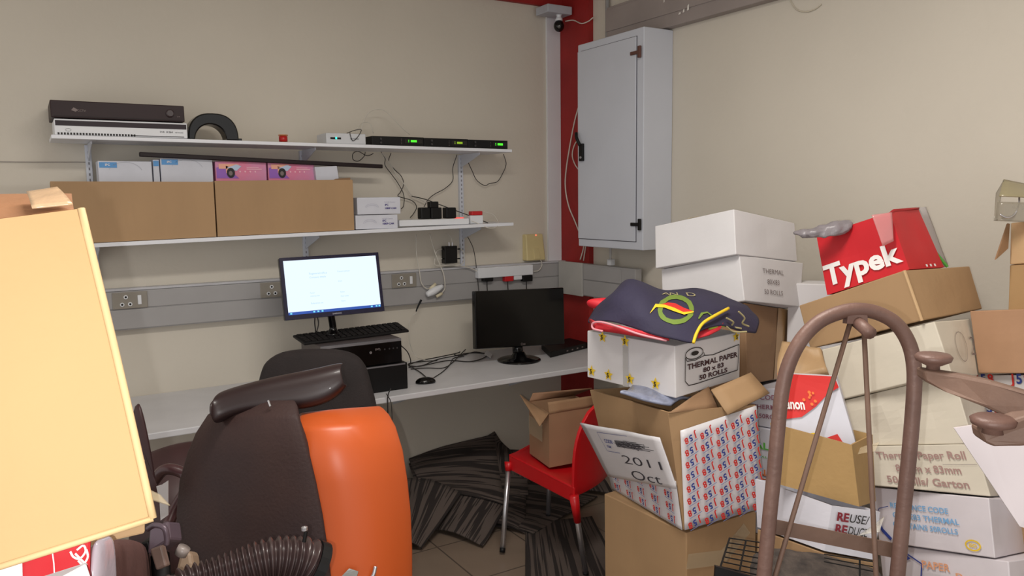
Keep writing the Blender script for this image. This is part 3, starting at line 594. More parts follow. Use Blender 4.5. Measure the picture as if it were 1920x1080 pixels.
# keyboard on the computer
q = [HZ(570, 648, ZP+.001), HZ(767, 623, ZP+.001), HZ(746, 608, ZP+.001), HZ(549, 633, ZP+.001)]
t = thing('keyboard', 'black keyboard lying on the upper computer in front of the lit monitor', 'keyboard', (q[0]+q[2])/2)
bevel(make('key_base', hexa(bmesh.new(), q+[p+V((0, 0, .012)) for p in q]), mat('matt_black_plastic', (16, 14, 15), .65, spec=.3), t), .004)
f = Face([p+V((0, 0, .012)) for p in q], .0005); kb = bmesh.new()
for j in range(5):
    for i in range(18):
        u0, u1, v0, v1 = (i+.12)/18, (i+.88)/18, (j+.15)/5, (j+.85)/5
        slab([bil(f.q, .02+.96*u, .05+.9*v)+V((0, 0, .0055)) for u, v in ((u0, v0), (u1, v0), (u1, v1), (u0, v1))], .005, kb)
o = make('keys', kb, mat('matt_black_plastic2', (24, 21, 22), .6, spec=.3), t); o['kind'] = 'stuff'
# ---- monitors
def monitor(name, label, tl, tr, br, bl, y0, y1, lit, th=.03):
    TL, TR, BR, BL = HY(*tl, y1), HY(*tr, y1), HY(*br, y0), HY(*bl, y0)
    t = thing('computer_monitor', label, 'monitor', ((BL.x+BR.x)/2, y0+.05, BL.z-.1))
    bevel(make('housing', slab([BL, BR, TR, TL], th), blackg, t), .005)
    f = Face([BL, BR, TR, TL], .0008); return t, f
t, f = monitor('m', 'lit computer monitor with a white document on screen', (523, 484), (709, 473), (721, 583), (535, 601), 3.63, 3.70, True)
bz = mat('blue_black_bezel', (18, 14, 50), .25); b = bmesh.new(); W, H = f.W, f.H
f.poly(b, [(0, 0), (W, 0), (W, H), (0, H)]); pmake('bezel', b, bz, t)
scr = mat('lit_screen', (222, 238, 255), emit=1.15, var=0); b = bmesh.new(); f.rect(b, .017, .03, W-.017, H-.016, 3); sc_ = make('screen', b, scr, t, 'glowing white screen')
b = bmesh.new(); f.rect(b, .017, .022, W-.017, .035, 4); pmake('task_bar', b, mat('screen_blue', (40, 90, 190), emit=.8), sc_, 'blue task bar')
for x in (.025, .135, .155, .175, W-.07, W-.045, W-.03):
    b = bmesh.new(); f.rect(b, x, .025, x+.009, .032, 5); pmake('task_icon', b, mat('screen_cyan', (120, 220, 240), emit=1.2), sc_)
b = bmesh.new()
for x, y, tt, s in ((.27*W, .70*H, 'Registered office', .013), (.27*W, .64*H, 'Company details', .012), (.55*W, .71*H, 'Contact person', .010), (.55*W, .55*H, 'Email', .009), (.26*W, .39*H, 'Postal', .009), (.26*W, .34*H, 'Address line', .009), (.26*W, .22*H, 'Reference no.', .011), (.56*W, .37*H, 'Status', .009), (.56*W, .30*H, 'Date today', .009), (.56*W, .22*H, 'Name', .009)): f.text(b, tt, x, y, s, k=5)
pmake('screen_text', b, mat('screen_teal_text', (175, 214, 235), emit=1.0), sc_)
b = bmesh.new(); f.text(b, 'SAMSUNG', W*.46, .007, .010, .03, k=4); pmake('front_lettering', b, mat('silver_ink', (160, 160, 170), .4), t)
ft = HZ(622, 618, ZP); cx = (f.q[0].x+f.q[1].x)/2+.0
bc = V((HY(624, 612, 3.70).x, 3.70, ZP))
lo = HY(622, 592, 3.665)
make('neck', tube([lo+V((0, .02, .02)), V((bc.x, 3.70, ZP+.06)), V((bc.x, 3.70, ZP+.016))], .02, rad=lambda k: .018+.03*max(0, k-.6)**1.2*2), blackg, t, smooth=True)
make('stand_base', lathe([(.10, 0), (.10, .006), (.05, .014), (.001, .016)], (bc.x, 3.70, ZP+.001), (0, 0, 1), 32), blackg, t, smooth=True)
wire('hanging_cable', 'left black lead dropping behind the lit monitor stand', [(591, 590), (590, 605), (592, 622)], .003, cable, 3.74)
wire('hanging_cable', 'right black lead dropping behind the lit monitor stand', [(594, 590), (597, 606), (594, 622)], .0025, cable, 3.74)
# dark monitor
bc = HZ(975, 676, zd)
t, f = monitor('m', 'switched-off black monitor standing on the desk near the red corner', (890, 546), (1057, 539), (1059, 645), (892, 655), bc.y-.02, bc.y+.01, False, .035)
b = bmesh.new(); f.rect(b, .012, .03, f.W-.012, f.H-.012); pmake('screen', b, mat('dark_screen', (10, 10, 11), .12), t, 'unlit screen')
b = bmesh.new(); f.ring(b, f.W*.5, .015, .006, .006, .0015, 1.5); f.text(b, 'LG', f.W*.5+.01, .010, .012, .02, k=1.5); pmake('front_lettering', b, inkg, t)
make('neck', tube([V((bc.x, bc.y+.03, zd+.11)), V((bc.x, bc.y+.02, zd+.012))], .03, smooth=0, seg=14), blackg, t, smooth=True)
make('stand_base', lathe([(.125, 0), (.125, .006), (.11, .012), (.05, .018), (.03, .05), (.001, .05)], (bc.x, bc.y+.01, zd), (0, 0, 1), 36), blackg, t, smooth=True)
# black set-top box beside
q = [HZ(1032, 671, zd), HZ(1105, 652, zd), HZ(1085, 640, zd), HZ(1015, 655, zd)]
q = [V((p.x, p.y, zd)) for p in q]
t = thing('receiver_box', 'flat black electronic box on the desk right of the dark monitor base', 'electronic box', (q[0]+q[2])/2)
bevel(make('case', hexa(bmesh.new(), q+[p+V((0, 0, .035)) for p in q]), black, t), .003)
f = Face([q[0], q[1], q[1]+V((0, 0, .035)), q[0]+V((0, 0, .035))], .001); b = bmesh.new()
for k in range(4): f.rect(b, f.W*(.4+.13*k), .012, f.W*(.44+.13*k), .02)
pmake('front_buttons', b, inkg, t)
# mouse
c = HZ(798, 718, zd)
t = thing('computer_mouse', 'black computer mouse on the desk', 'mouse', c)
b = bmesh.new(); bmesh.ops.create_uvsphere(b, u_segments=20, v_segments=12, radius=1)
for v in b.verts:
    v.co.z = max(v.co.z, -.15); v.co = V((v.co.x*.052, v.co.y*.032, v.co.z*.026+.005)); v.co = V((v.co.x*math.cos(-.3)-v.co.y*math.sin(-.3), v.co.x*math.sin(-.3)+v.co.y*math.cos(-.3), v.co.z))+c
make('mouse_shell', b, blackg, t, smooth=True)
make('scroll_wheel', tube([c+V((.03, -.005, .023)), c+V((.04, -.008, .021))], .004, smooth=0), inkg, t)
def dwire(name, label, pts, r=.0028, m=cable):
    q = [HZ(p[0], p[1], zd+.004+(p[2] if len(p) > 2 else 0)) for p in pts]
    return tag(make(name, tube(q, r), m, smooth=True), label, 'cable')
dwire('mouse_cable', 'black mouse lead running back over the desk', [(800, 708), (788, 698), (772, 688), (766, 682), (790, 678), (820, 676)])
dwire('mouse_cable', 'black lead looping right of the mouse', [(812, 709), (830, 697), (843, 684), (850, 672), (870, 668)], .0026)
dwire('tangled_cable', 'black cable coil nearest the wall on the desk between the monitors', [(765, 684), (790, 676, .01), (830, 668, .012), (862, 660, .012), (850, 652, .012), (845, 660), (862, 667), (890, 660), (915, 664)], .003)
dwire('tangled_cable', 'black cable lying straightest across the desk between the monitors', [(766, 689), (800, 684, .006), (840, 676), (880, 678), (905, 672), (912, 664), (880, 662, .01), (850, 668, .01), (820, 674), (790, 686), (766, 686)], .003)
dwire('tangled_cable', 'black cable with the widest loop lying in front of the dark monitor', [(770, 692), (800, 690), (830, 690), (848, 680), (872, 656, .02), (885, 648, .03), (892, 632, .06)], .0026)
q = [HZ(x, y, zd+.012) for x, y in ((908, 664), (920, 671), (923, 664), (913, 656))]
o = make('cable_tag', slab(q, .002), whitep); tag(o, 'small white tag on the black cables before the dark monitor', 'tag')
wire('hanging_cable', 'black lead curving from the upper computer back to the wall', [(752, 648, Yu+.28), (764, 660, Yu+.3), (770, 676, Yu+.3), (767, 686, Yu+.3)], .0028)
t_ = [HY(x, y, 3.375) for x, y in ((733, 728), (727, 745), (728, 790), (732, 830), (736, 880), (738, 960), (740, 1010))]
tag(make('dangling_cable', tube(t_, .003), cable, smooth=True), 'thicker black cable dangling over the desk edge to the floor', 'cable')
t_ = [HY(x, y, 3.37) for x, y in ((724, 738), (733, 755), (735, 795), (730, 835), (737, 890), (741, 970), (742, 1008))]
tag(make('dangling_cable', tube(t_, .002), cable, smooth=True), 'thinner black cable twisted beside the thicker one below the desk edge', 'cable')
# ================================================================ right wall: cabinet, camera, trunking
cx = E-.20; y0, y1 = 3.122, 3.682; zb, zt = 1.424, 2.560
t = thing('wall_cabinet', 'tall white metal distribution cabinet on the right wall', 'cabinet', (E-.1, (y0+y1)/2, zb))
bevel(make('cabinet_body', box(cx, y0, zb, E-.001, y1, zt), metalw, t), .004)
d = make('door', box(cx-.006, y0+.055, zb+.045, cx-.0005, y1-.004, zt-.04), metalw, t); bevel(d, .002)
gp = bmesh.new(); gm = mat('gap_grey', (96, 96, 104), .8)
box(cx-.0012, y0+.050, zb+.044, cx-.0004, y0+.0555, zt-.039, gp); box(cx-.0012, y0+.05, zb+.041, cx-.0004, y1-.004, zb+.0455, gp); box(cx-.0012, y0+.05, zt-.0405, cx-.0004, y1-.03, zt-.037, gp)
make('door_gap', gp, gm, t, 'dark gap round the door')
for py, m, lab in ((97, mat('brown_plastic', (92, 58, 50), .5), 'brown hinge'), (421, black, 'black hinge')):
    p = HX(1199, py, cx-.01)
    hb = bmesh.new(); box(cx-.018, p.y-.012, p.z-.030, cx-.0065, p.y+.008, p.z+.030, hb); box(cx-.015, p.y+.008, p.z-.009, cx-.0065, p.y+.07, p.z+.009, hb)
    bevel(make('hinge', hb, m, d, lab), .003)
p = HX(1092, 276, cx-.01); pt = HX(1087, 252, cx-.01); pb = HX(1092, 302, cx-.01)
hb = bmesh.new(); box(cx-.022, p.y-.014, pb.z, cx-.0065, p.y+.020, p.z+.02, hb); tube([V((cx-.02, p.y+.01, p.z+.01)), V((cx-.028, p.y+.03, pt.z-.02)), V((cx-.02, p.y+.045, pt.z+.01))], .010, hb)
bevel(make('handle', hb, black, d, 'black latch handle'), .003)
make('key_lock', lathe([(.008, 0), (.007, .004), (.001, .004)], (cx-.0225, p.y, pb.z+.02), (-1, 0, 0), 14), chrome, d)
# upper trunking and conduit
zb = HX(1263, 56, E).z
t = thing('wall_trunking', 'dusty grey trunking high on the right wall above the cabinet', 'cable trunking', (E-.02, 2.5, zb))
yl = HX(1141, 70, E-.04).y
gd = mat('dusty_grey_trunking', (150, 140, 136), .6, var=.08, scale=5)
bevel(make('trunking_body', box(E-.055, .8, zb+.005, E, yl, zb+.205), gd, t), .004)
bevel(make('trunking_cover', box(E-.061, .8, zb+.07, E-.055, yl, zb+.19), gd, t), .002)
f = Face([V((E-.061, yl, zb+.07)), V((E-.061, .8, zb+.07)), V((E-.061, .8, zb+.19)), V((E-.061, yl, zb+.19))], .002)
b = bmesh.new()
for px, py, w_, h_ in ((1272, 28, .016, .012), (1280, 24, .012, .018), (1288, 20, .014, .03), (1244, 5, .008, .04)):
    p = HX(px, py, E-.063); a_ = yl-p.y; z_ = p.z-zb-.07; f.poly(b, [(a_, z_), (a_+w_, z_+.002), (a_+w_, z_+h_), (a_+.003, z_+h_*.8)])
pmake('paint_chips', b, mat('chip_white', (226, 222, 216), .7), t, 'white chipped patches')
p = HX(1139, 30, E-.02)
tag(make('vertical_conduit', tube([V((E-.02, p.y, 2.40)), V((E-.02, p.y, 2.99))], .012, smooth=0, seg=14), mat('conduit_grey', (150, 148, 148), .5), smooth=True), 'thin grey vertical conduit rising behind the cabinet top', 'conduit')
# ceiling corner camera
c = HY(1049, 17, D-.13)
t = thing('security_camera', 'small black dome camera hanging from a grey box in the ceiling corner', 'camera', (c.x, D-.1, c.z))
g = mat('light_grey_plastic', (178, 182, 190), .45)
a, b_ = HY(1027, 6, D-.16), HY(1073, 28, D-.16)
bevel(make('junction_box', box(a.x, D-.16, b_.z, b_.x, D-.031, a.z), g, t), .005)
n = HY(1048, 30, D-.12); make('neck', lathe([(.022, 0), (.022, .012), (.016, .016), (.014, .03), (.020, .034), (.001, .034)], (n.x, n.y, b_.z-.034)), whitep, t, smooth=True)
cc = HY(1048, 53, D-.12); b = bmesh.new(); bmesh.ops.create_uvsphere(b, u_segments=24, v_segments=14, radius=.032)
for v in b.verts: v.co = V((v.co.x, v.co.y, v.co.z*1.1))+V((n.x, n.y, b_.z-.064))
make('camera_ball', b, blackg, t, smooth=True)
make('lens', lathe([(.010, 0), (.009, .004), (.001, .005)], V((n.x, n.y, b_.z-.070))+(CAM-V((n.x, n.y, 2.6))).normalized()*.029, CAM-V((n.x, n.y, 2.6)), 18), mat('dark_lens', (60, 52, 44), .1), t)
wire('camera_cable', 'white cable sagging from the camera across the red column', [(1060, 40, D-.1), (1075, 38, 3.95), (1090, 44, 3.85), (1103, 40, 3.8), (1112, 33, 3.76)], .0035, cablew)
def xwire(name, label, pts, r, m=cablew, x=E-.05):
    return tag(make(name, tube([HX(p[0], p[1], x) for p in pts], r), m, smooth=True), label, 'cable')
xwire('hanging_cable', 'long white cable bulging out left of the cabinet down the red column', [(1088, 190), (1078, 225), (1070, 265), (1062, 315), (1060, 350), (1066, 385), (1078, 415), (1088, 440)], .004)
xwire('hanging_cable', 'short white cable looping beside the cabinet handle', [(1088, 258), (1078, 270), (1073, 290), (1078, 308), (1088, 322)], .0035)
xwire('hanging_cable', 'left white cable dropping from the cabinet bottom to the trunking', [(1096, 455), (1093, 470), (1088, 487)], .004)
xwire('hanging_cable', 'right white cable dropping from the cabinet bottom to the trunking', [(1099, 455), (1097, 470), (1094, 489)], .0035)
xwire('hanging_cable', 'thin cream wire looping high up on the right wall, at the top edge', [(1478, -12), (1484, 5), (1494, 18), (1510, 22), (1526, 18), (1540, 8)], .0025, mat('cream_wire', (196, 188, 170), .6), E-.006)
p = HX(1146, 480, E-.05)
t = thing('cable_gland', 'small white cable fitting between the cabinet bottom and the trunking', 'cable fitting', (E-.05, p.y, 1.312))
bevel(make('gland_nut', box(E-.07, p.y-.018, 1.31, E-.036, p.y+.014, 1.345), whitep, t), .003)
make('gland_tube', tube([V((E-.055, p.y, 1.345)), V((E-.055, p.y, 1.42))], .007, smooth=0), mat('frosted_tube', (200, 200, 200), .3, alpha=.6), t)
# ================================================================ stacks of cartons on the right
def cor(n): return [V(p) for p in BOX[n]]
def stars(f, bm, bt, x, y, s):
    bm = bmesh.new()
    f.poly(bm, [(x+s*(1 if k % 2 == 0 else .45)*math.cos(math.pi/2+k*math.pi/5), y+s*(1 if k % 2 == 0 else .45)*math.sin(math.pi/2+k*math.pi/5)) for k in range(10)])
    pmake('yellow_star', bm, inky, t, 'yellow star')
    f.text(bt, '5', x, y-s*.38, s*1.0, .04, 'c', k=2)
# --- thermal paper box (with stars)
t, c = carton('paper_roll_box', 'white thermal paper box with yellow stars, under the navy cloth', cor('thermal'), cardw, seed=3, tape=False)
f = leftface(c, .0035); b = bmesh.new(); bt = bmesh.new()
for u, v in ((.06, .16), (.27, .16), (.52, .18), (.80, .2), (.20, .93), (.47, .93)):
    stars(f, b, bt, f.W*u if u > .1 else f.W*.012+.02, f.H*v, .021)
f2 = frontface(c, .0035); stars(f2, b, bt, f2.W*.92, f2.H*.92, .019)
pmake('star_numbers', bt, ink, t)
b = bmesh.new(); W, H = f2.W, f2.H
f2.line(b, [(.14*W, .74*H), (.13*W, .28*H), (.18*W, .18*H), (.3*W, .17*H), (.95*W, .20*H), (.97*W, .74*H), (.8*W, .71*H), (.55*W, .66*H), (.42*W, .69*H)], .003)
f2.ring(b, .27*W, .78*H, .13*W, .11*H, .003); f2.circle(b, .28*W, .78*H, .055*W, .045*H); f2.line(b, [(.14*W, .74*H), (.16*W, .66*H), (.28*W, .64*H), (.42*W, .69*H), (.41*W, .76*H)], .0025)
pmake('roll_drawing', b, ink, t, 'black outline drawing of a paper roll')
b = bmesh.new()
f2.text(b, 'THERMAL PAPER', .165*W, .49*H, .024, .03, width=.78*W); f2.text(b, '80 x 83', .40*W, .355*H, .021, .03, width=.32*W); f2.text(b, '50 ROLLS', .34*W, .225*H, .021, .035, width=.44*W)
pmake('printed_lettering', b, mat('dark_maroon_ink', (58, 24, 32), .6), t)
q = [bil(f.q, .44, 0), bil(f.q, .50, 0), bil(f.q, .50, 1), bil(f.q, .44, 1)]
make('sealing_tape', slab([p+f.n*.003 for p in q], .001), mat('matt_tape', (204, 202, 200), .25, alpha=.5), t)
# --- J58 box, open
cj = cor('j58')
t, c = carton('open_carton', 'open carton wrapped in paper with repeated red-blue lettering, below the starred box', cj, card, top=False, amp=.008, seed=5)
def j58(f, br, bb, bl, x, y, s, rot):
    """one logo, upside down like on the wrap: J and 8 red, 5 blue"""
    c_, s_ = math.cos(rot), math.sin(rot); w_ = s*.60
    for k, (ch, bm_) in enumerate((('J', br), ('5', bb), ('8', br))):
        f.text(bm_, ch, x+c_*w_*k, y+s_*w_*k, s, .035, rot=rot, sx=.95, k=2)
    nx, ny = -s_*s*.9, c_*s*.9
    f.line(bl, [(x+nx, y+ny), (x+nx+c_*w_*2.7, y+ny+s_*w_*2.7)], s*.07, 2)
wrap = mat('glossy_white_wrap', (212, 210, 214), .3, var=.03, bump=.5, bscale=12)
def wrap_sheet(name, q, parent, amp=.006, lab=None, off=.004, seed=0):
    n = (V(q[1])-V(q[0])).cross(V(q[3])-V(q[0])).normalized()
    o = make(name, panel([V(p)+n*off for p in q], 12, amp, 0, seed=seed), wrap, parent, lab, smooth=True); solid(o, .002, -1); return Face([V(p)+n*(off+.0035) for p in q], .003)
A0, R0, F0, L0, A1, R1, F1, L1 = c
fr = [A0, R0, R0*.0+R1, A1]
d0 = (A1-CAM).dot(FW)
qf = [A0+(A1-A0)*.0, R0, R0+(R1-R0)*.995, A0+(A1-A0)*.84+(R1-A1)*.10]
f = wrap_sheet('front_wrap', qf, t, .006, 'white wrap printed with red and blue lettering', seed=2)
br, bb, bl = bmesh.new(), bmesh.new(), bmesh.new()
W, H = f.W, f.H
for j in range(8):
    for i in range(5):
        j58(f, br, bb, bl, W*(.175+.20*i), H*(.105+.121*j), .0285, math.pi+.28)
pmake('red_print', br, inkr, t); pmake('blue_print', bb, inkb, t); pmake('thin_print_lines', bl, mat('pale_blue_line', (120, 130, 180), .6), t)
lf = [L0, A0, A0+(A1-A0)*.42, L0+(L1-L0)*.42]
f = wrap_sheet('side_wrap', lf, t, .006, 'white wrap printed with red and blue lettering', seed=4)
br, bb, bl = bmesh.new(), bmesh.new(), bmesh.new(); W, H = f.W, f.H
for j in range(4):
    for i in range(5): j58(f, br, bb, bl, W*(.20+.19*i), H*(.22+.25*j), .027, math.pi-.10)
pmake('red_print', br, inkr, t); pmake('blue_print', bb, inkb, t); pmake('thin_print_lines', bl, mat('pale_blue_line', (120, 130, 180), .6), t)
# flap hanging down on the left with handwriting
dA = (A1-CAM).dot(FW)-.015; dL = (L1-CAM).dot(FW)-.02
q = [P(1141, 892, dL-.02), P(1270, 916, dA-.015), P(1238, 820, dA-.012), P(1088, 793, dL-.05)]
b = panel(q, 12, .004, 0, seed=8, edge=True); o = make('side_flap', b, wrap, t, 'white folded-down flap with handwriting', smooth=True); solid(o, .005, -1)
f = Face(q, .0075); b = bmesh.new(); W, H = f.W, f.H
f.text(b, '2011', W*.42, H*.36, .045, -.005, width=W*.50); f.text(b, 'Oct', W*.45, H*.06, .05, -.005, width=W*.4)
for k in range(16): f.line(b, [(W*(.40+.02*k), H*(.72+.1*random.random())), (W*(.46+.022*k), H*(.66+.16*random.random())), (W*(.42+.025*k), H*(.70+.14*random.random()))], .002)
for k in range(9): f.line(b, [(W*.42, H*(.68+.014*k)), (W*(.7+.2*random.random()), H*(.70+.016*k))], .002)
pmake('handwriting', b, mat('marker_ink', (60, 58, 66), .6), t)
b = bmesh.new(); f.line(b, [(W*.22, H*.90), (W*.24, H*.55), (W*.42, H*.55)], .0015); f.line(b, [(W*.22, H*.9), (W*.62, H*.93)], .0015); f.text(b, 'CODE', W*.27, H*.72, .018, .02); f.text(b, 'ITEM', W*.27, H*.62, .012, .02); pmake('stamp', b, inkb, t)
# right flap
dR = (R1-CAM).dot(FW)
q = [P(1364, 778, dR-.06), P(1442, 738, dR+.03), P(1407, 699, dR+.06), P(1333, 731, dR-.02)]
solid(make('top_flap', panel(q, 4, .002, 0, edge=True), card, t, smooth=True), .006)
q = [P(1252, 778, dA), P(1322, 745, dA+.06), P(1332, 728, dA+.10), P(1318, 728, dA+.10)]
q = [P(1253, 775, dA+.01), P(1345, 765, dA+.09), P(1328, 725, dA+.12), P(1300, 742, dA+.08)]
solid(make('top_flap', panel(q, 4, .004, 0, edge=True), cardd, t, smooth=True), .005)
# grey plastic bag in it
b = panel([P(1158, 745, dA+.06), P(1255, 772, dA+.04), P(1300, 748, dA+.14), P(1190, 728, dA+.22)], 14, .035, .02, edge=True, seed=9)
o = make('plastic_bag', b, mat('blue_grey_plastic_bag', (128, 134, 156), .2, var=.3, scale=30, bump=.8, bscale=30, clear=.4), smooth=True); solid(o, .012); subs(o, 1); tag(o, 'crumpled blue-grey plastic bag inside the open wrapped carton', 'bag')
# --- big brown carton at the bottom
cb = cor('brownbot')
t, c = carton('large_carton', 'tall brown carton on the floor carrying the wrapped open carton', cb, card, bulge=.004, seed=6)
f = frontface(c, .004); b = bmesh.new(); f.line(b, [(0, f.H*.86), (f.W*.5, f.H*.82), (f.W*.85, f.H*.93)], .05); pmake('sealing_tape', b, tapem, t, 'strip of clear tape')
# --- upright pile behind: two white boxes, brown box and three white boxes
t, c = carton('paper_roll_box', 'plain white box on top of the pile left of the red box', cor('A'), cardw, group=None, seed=11, tape=True, amp=.003)
t, c = carton('paper_roll_box', 'white box printed THERMAL 50 ROLLS, second from the top of that pile', cor('B'), cardw, seed=12, amp=.003)
f = frontface(c, .003); b = bmesh.new()
for k, s in enumerate(('THERMAL', '80X83', '50 ROLLS')): f.text(b, s, f.W*.5, f.H*(.66-.23*k), .026, .0, 'c', rot=.0, width=(.34, .2, .32)[k]*f.W)
pmake('printed_lettering', b, inkg, t)
t, c = carton('taped_carton', 'brown carton wrapped with brown tape, under the two tilted white boxes', cor('C'), cardd, seed=13, amp=.008)
f = frontface(c, .003); b = bmesh.new(); f.rect(b, f.W*.62, 0, f.W*.80, f.H); pmake('sealing_tape', b, mat('brown_tape', (176, 142, 100), .2), t, 'glossy brown tape')
for n, lab, txt in (('D', 'white box printed CODE THERMAL 50ROLLS behind the wrapped carton', 0), ('E', 'white box with green lettering behind the wrapped carton', 1), ('Fx', 'white box with orange lettering low behind the wrapped carton', 2)):
    cc = cor(n)
    t, c = carton('paper_roll_box', lab, cc, mat('white_cardboard2', (206, 206, 216), .5), seed=14+txt, amp=.003)
    f = leftface(c, .003); b = bmesh.new(); W, H = f.W, f.H
    def px2(px, py):  # where a sight line meets the face
        r = ray(px, py); k = (f.q[0]-CAM).dot(f.n)/r.dot(f.n); p = CAM+r*k-f.q[0]; ex = (f.q[1]-f.q[0]).normalized(); ey = (f.q[3]-f.q[0]).normalized(); return p.dot(ex), p.dot(ey)
    if txt == 0:
        for k, (s, py) in enumerate((('REFERENCE CODE', 750), ('G:80X83 THERMAL', 767), ('CONTAINS 50ROLLS', 783))):
            x, y = px2(1466+(8 if k else 0), py); f.text(b, s, x, y, .020, .02, 'r', width=.24)
        pmake('printed_lettering', b, inkp, t)
    elif txt == 1:
        x, y = px2(1462, 846); f.text(b, 'THERMAL P', x, y, .034, .03, 'r', width=.26); x, y = px2(1440, 858); f.text(b, 'PAPER ROLL', x, y, .010, .02, 'r', width=.1); pmake('printed_lettering', b, inkg2, t)
    else:
        x, y = px2(1452, 893); f.text(b, 'ROLLS', x, y, .03, .03, 'r', width=.12); f.rect(b, x-.14, y-.02, x+.02, y-.012); pmake('printed_lettering', b, inko, t)
z = min(p.z for p in cor('Fx')[:4])
q = cor('Fx')[:4]
carton('large_carton', 'brown carton on the floor under the pile of white boxes behind', [V((p.x, p.y, 0)) for p in q]+[p-V((0, 0, .004)) for p in q], card, seed=33)
# --- leaning pile on the right
t, c = carton('tilted_carton', 'brown carton tilted under the red box, above the white boxes', cor('J'), card, seed=21)
f = frontface(c, .003)
ed = bmesh.new(); tube([c[0]+V((-.002, -.002, 0)), c[4]+V((-.002, -.002, 0))], .005, ed, smooth=0); pmake('worn_edge', ed, cardl, t)
t, c = carton('leaning_box', 'white box with a pencilled 0 on its side, under the tilted brown carton', cor('I'), cardy, seed=22)
f = frontface(c, .004); b = bmesh.new(); f.ring(b, f.W*.55, f.H*.5, .035, .045, .0018); f.text(b, '2', f.W*.85, f.H*.35, .08, -.02); pmake('pencil_marks', b, inkg, t)
t, c = carton('leaning_box', 'crumpled blank white box below the pencilled one', cor('L'), cardy, seed=23, amp=.014)
t, c = carton('leaning_box', 'yellowed box printed Thermal Paper Roll in the leaning pile', cor('M'), cardy, seed=24, amp=.008)
f = leftface(c, .004); b = bmesh.new(); W, H = f.W, f.H
for s, x, y, w_ in (('Thermal Paper Roll', .16, .70, .74), ('80mm x 83mm', .30, .40, .53), ('50 Rolls/ Garton', .20, .12, .66)): f.text(b, s, W*x, H*y, .030, .02, width=W*w_)
pmake('printed_lettering', b, mat('faded_brown_ink', (160, 128, 122), .7), t)
b = bmesh.new(); f.line(b, [(W*.7, H*.58), (W*.97, H*.60)], .001); pmake('dotted_line', b, inkg, t)
tp = [P(1578, 858, 2.12), P(1640, 845, 2.05), P(1648, 828, 2.08), P(1585, 850, 2.13)]
make('loose_tape', panel(tp, 6, .01, 0, edge=True), tapem, t, 'loose end of clear tape', smooth=True)
t, c = carton('leaning_box', 'white box printed REFERENCE CODE in pale blue, low in the leaning pile', cor('N'), mat('white_cardboard3', (214, 208, 214), .5), seed=25, amp=.004)
f = leftface(c, .004); b = bmesh.new(); W, H = f.W, f.H
for k, (s, x, w_) in enumerate((('REFERENCE CODE', .17, .50), ('G:80X83 THERMAL', .18, .57), ('CONTAINS 50ROLLS', .17, .56))): f.text(b, s, W*x, H*(.66-.17*k), .022, .02, width=W*w_)
pmake('printed_lettering', b, inklb, t)
b = bmesh.new(); f.ring(b, W*.84, H*.17, .020, .014, .004); f.text(b, 'ISO', W*.84, H*.14, .014, .03, 'c'); pmake('round_mark', b, inky, t, 'yellow round mark')
b = bmesh.new(); f.line(b, [(W*.03, H*.5), (W*.06, H*.62), (W*.15, H*.68)], .002); f.poly(b, [(W*.02, H*.42), (W*.05, H*.2), (W*.12, H*.05), (W*.14, H*.1), (W*.07, H*.25), (W*.04, H*.42)]); pmake('blue_swoosh', b, inkb, t)
t, c = carton('leaning_box', 'lowest white box of the leaning pile, with orange and blue print', cor('Ox'), mat('white_cardboard3', (214, 208, 214), .5), seed=26, amp=.01)
f = leftface(c, .005); b = bmesh.new(); W, H = f.W, f.H
f.text(b, 'PAPER', W*.36, H*.80, .03, .02, width=W*.22); f.text(b, 'Roll', W*.62, H*.72, .03, .01, width=W*.18); f.text(b, 'x 50', W*.45, H*.62, .02, .01); pmake('orange_print', b, mat('pale_orange_ink', (222, 160, 124), .6), t)
b = bmesh.new(); f.line(b, [(W*.05, H*1.0), (W*.2, H*.96), (W*.36, H*.84), (W*.34, H*.66), (W*.30, H*.5)], .004); f.poly(b, [(W*.08, H*.92), (W*.2, H*.95), (W*.27, H*.88), (W*.2, H*.83)]); pmake('blue_print', b, inkb, t)
q = [V((p.x, p.y, p.z)) for p in c[:4]]
carton('large_carton', 'brown carton on the floor under the leaning white boxes', [V((p.x+.02, p.y, 0)) for p in q]+[p-V((0, 0, .006)) for p in q], card, seed=34)
# --- red paper box
c = cor('K')
t, c = carton('ream_box', 'torn red carton with big white lettering on top of the tilted brown carton', c, redc, seed=27, top=False, amp=.006)
f = leftface(c, .005); W, H = f.W, f.H
b = bmesh.new(); f.text(b, 'Typek', W*.02, H*.14, .09, .035, width=W*.96, rot=.02); pmake('brand_lettering', b, inkw, t, 'white lettering')
ff = frontface(c, .005); b = bmesh.new()
for k in range(3): ff.rect(b, ff.W*(.45+.12*k), .004, ff.W*(.5+.12*k), .012)
pmake('small_lettering', b, inkw, t)
dk_ = (c[4]-CAM).dot(FW)
b = panel([P(1655, 462, dk_-.02), P(1676, 452, dk_-.02), P(1672, 398, dk_-.02), P(1634, 403, dk_-.02)], 8, .004, 0, edge=True); solid(make('sealing_tape', b, mat('pink_shine_tape', (222, 150, 150), .15, alpha=.6), t, 'shiny tape strip', smooth=True), .001)
b = panel([P(1706, 507, dk_+.0), P(1772, 500, dk_+.17), P(1733, 462, dk_+.16), P(1684, 398, dk_)], 5, .006, 0, edge=True)
q = [c[5]+(c[4]-c[5])*.05, c[4]*.4+c[5]*.6, P(1688, 390, dk_+.06), P(1712, 391, dk_+.12)]
solid(make('torn_top_flap', panel([c[4], c[5], P(1722, 390, dk_+.13), P(1676, 392, dk_+.02)], 6, .006, 0, edge=True), redc2, t, smooth=True), .004)
solid(make('torn_side', panel([P(1764, 502, dk_+.15), P(1778, 500, dk_+.22), P(1736, 388, dk_+.2), P(1718, 390, dk_+.12)], 6, .004, 0, edge=True), cardg, t, 'torn pale inner side', smooth=True), .003)
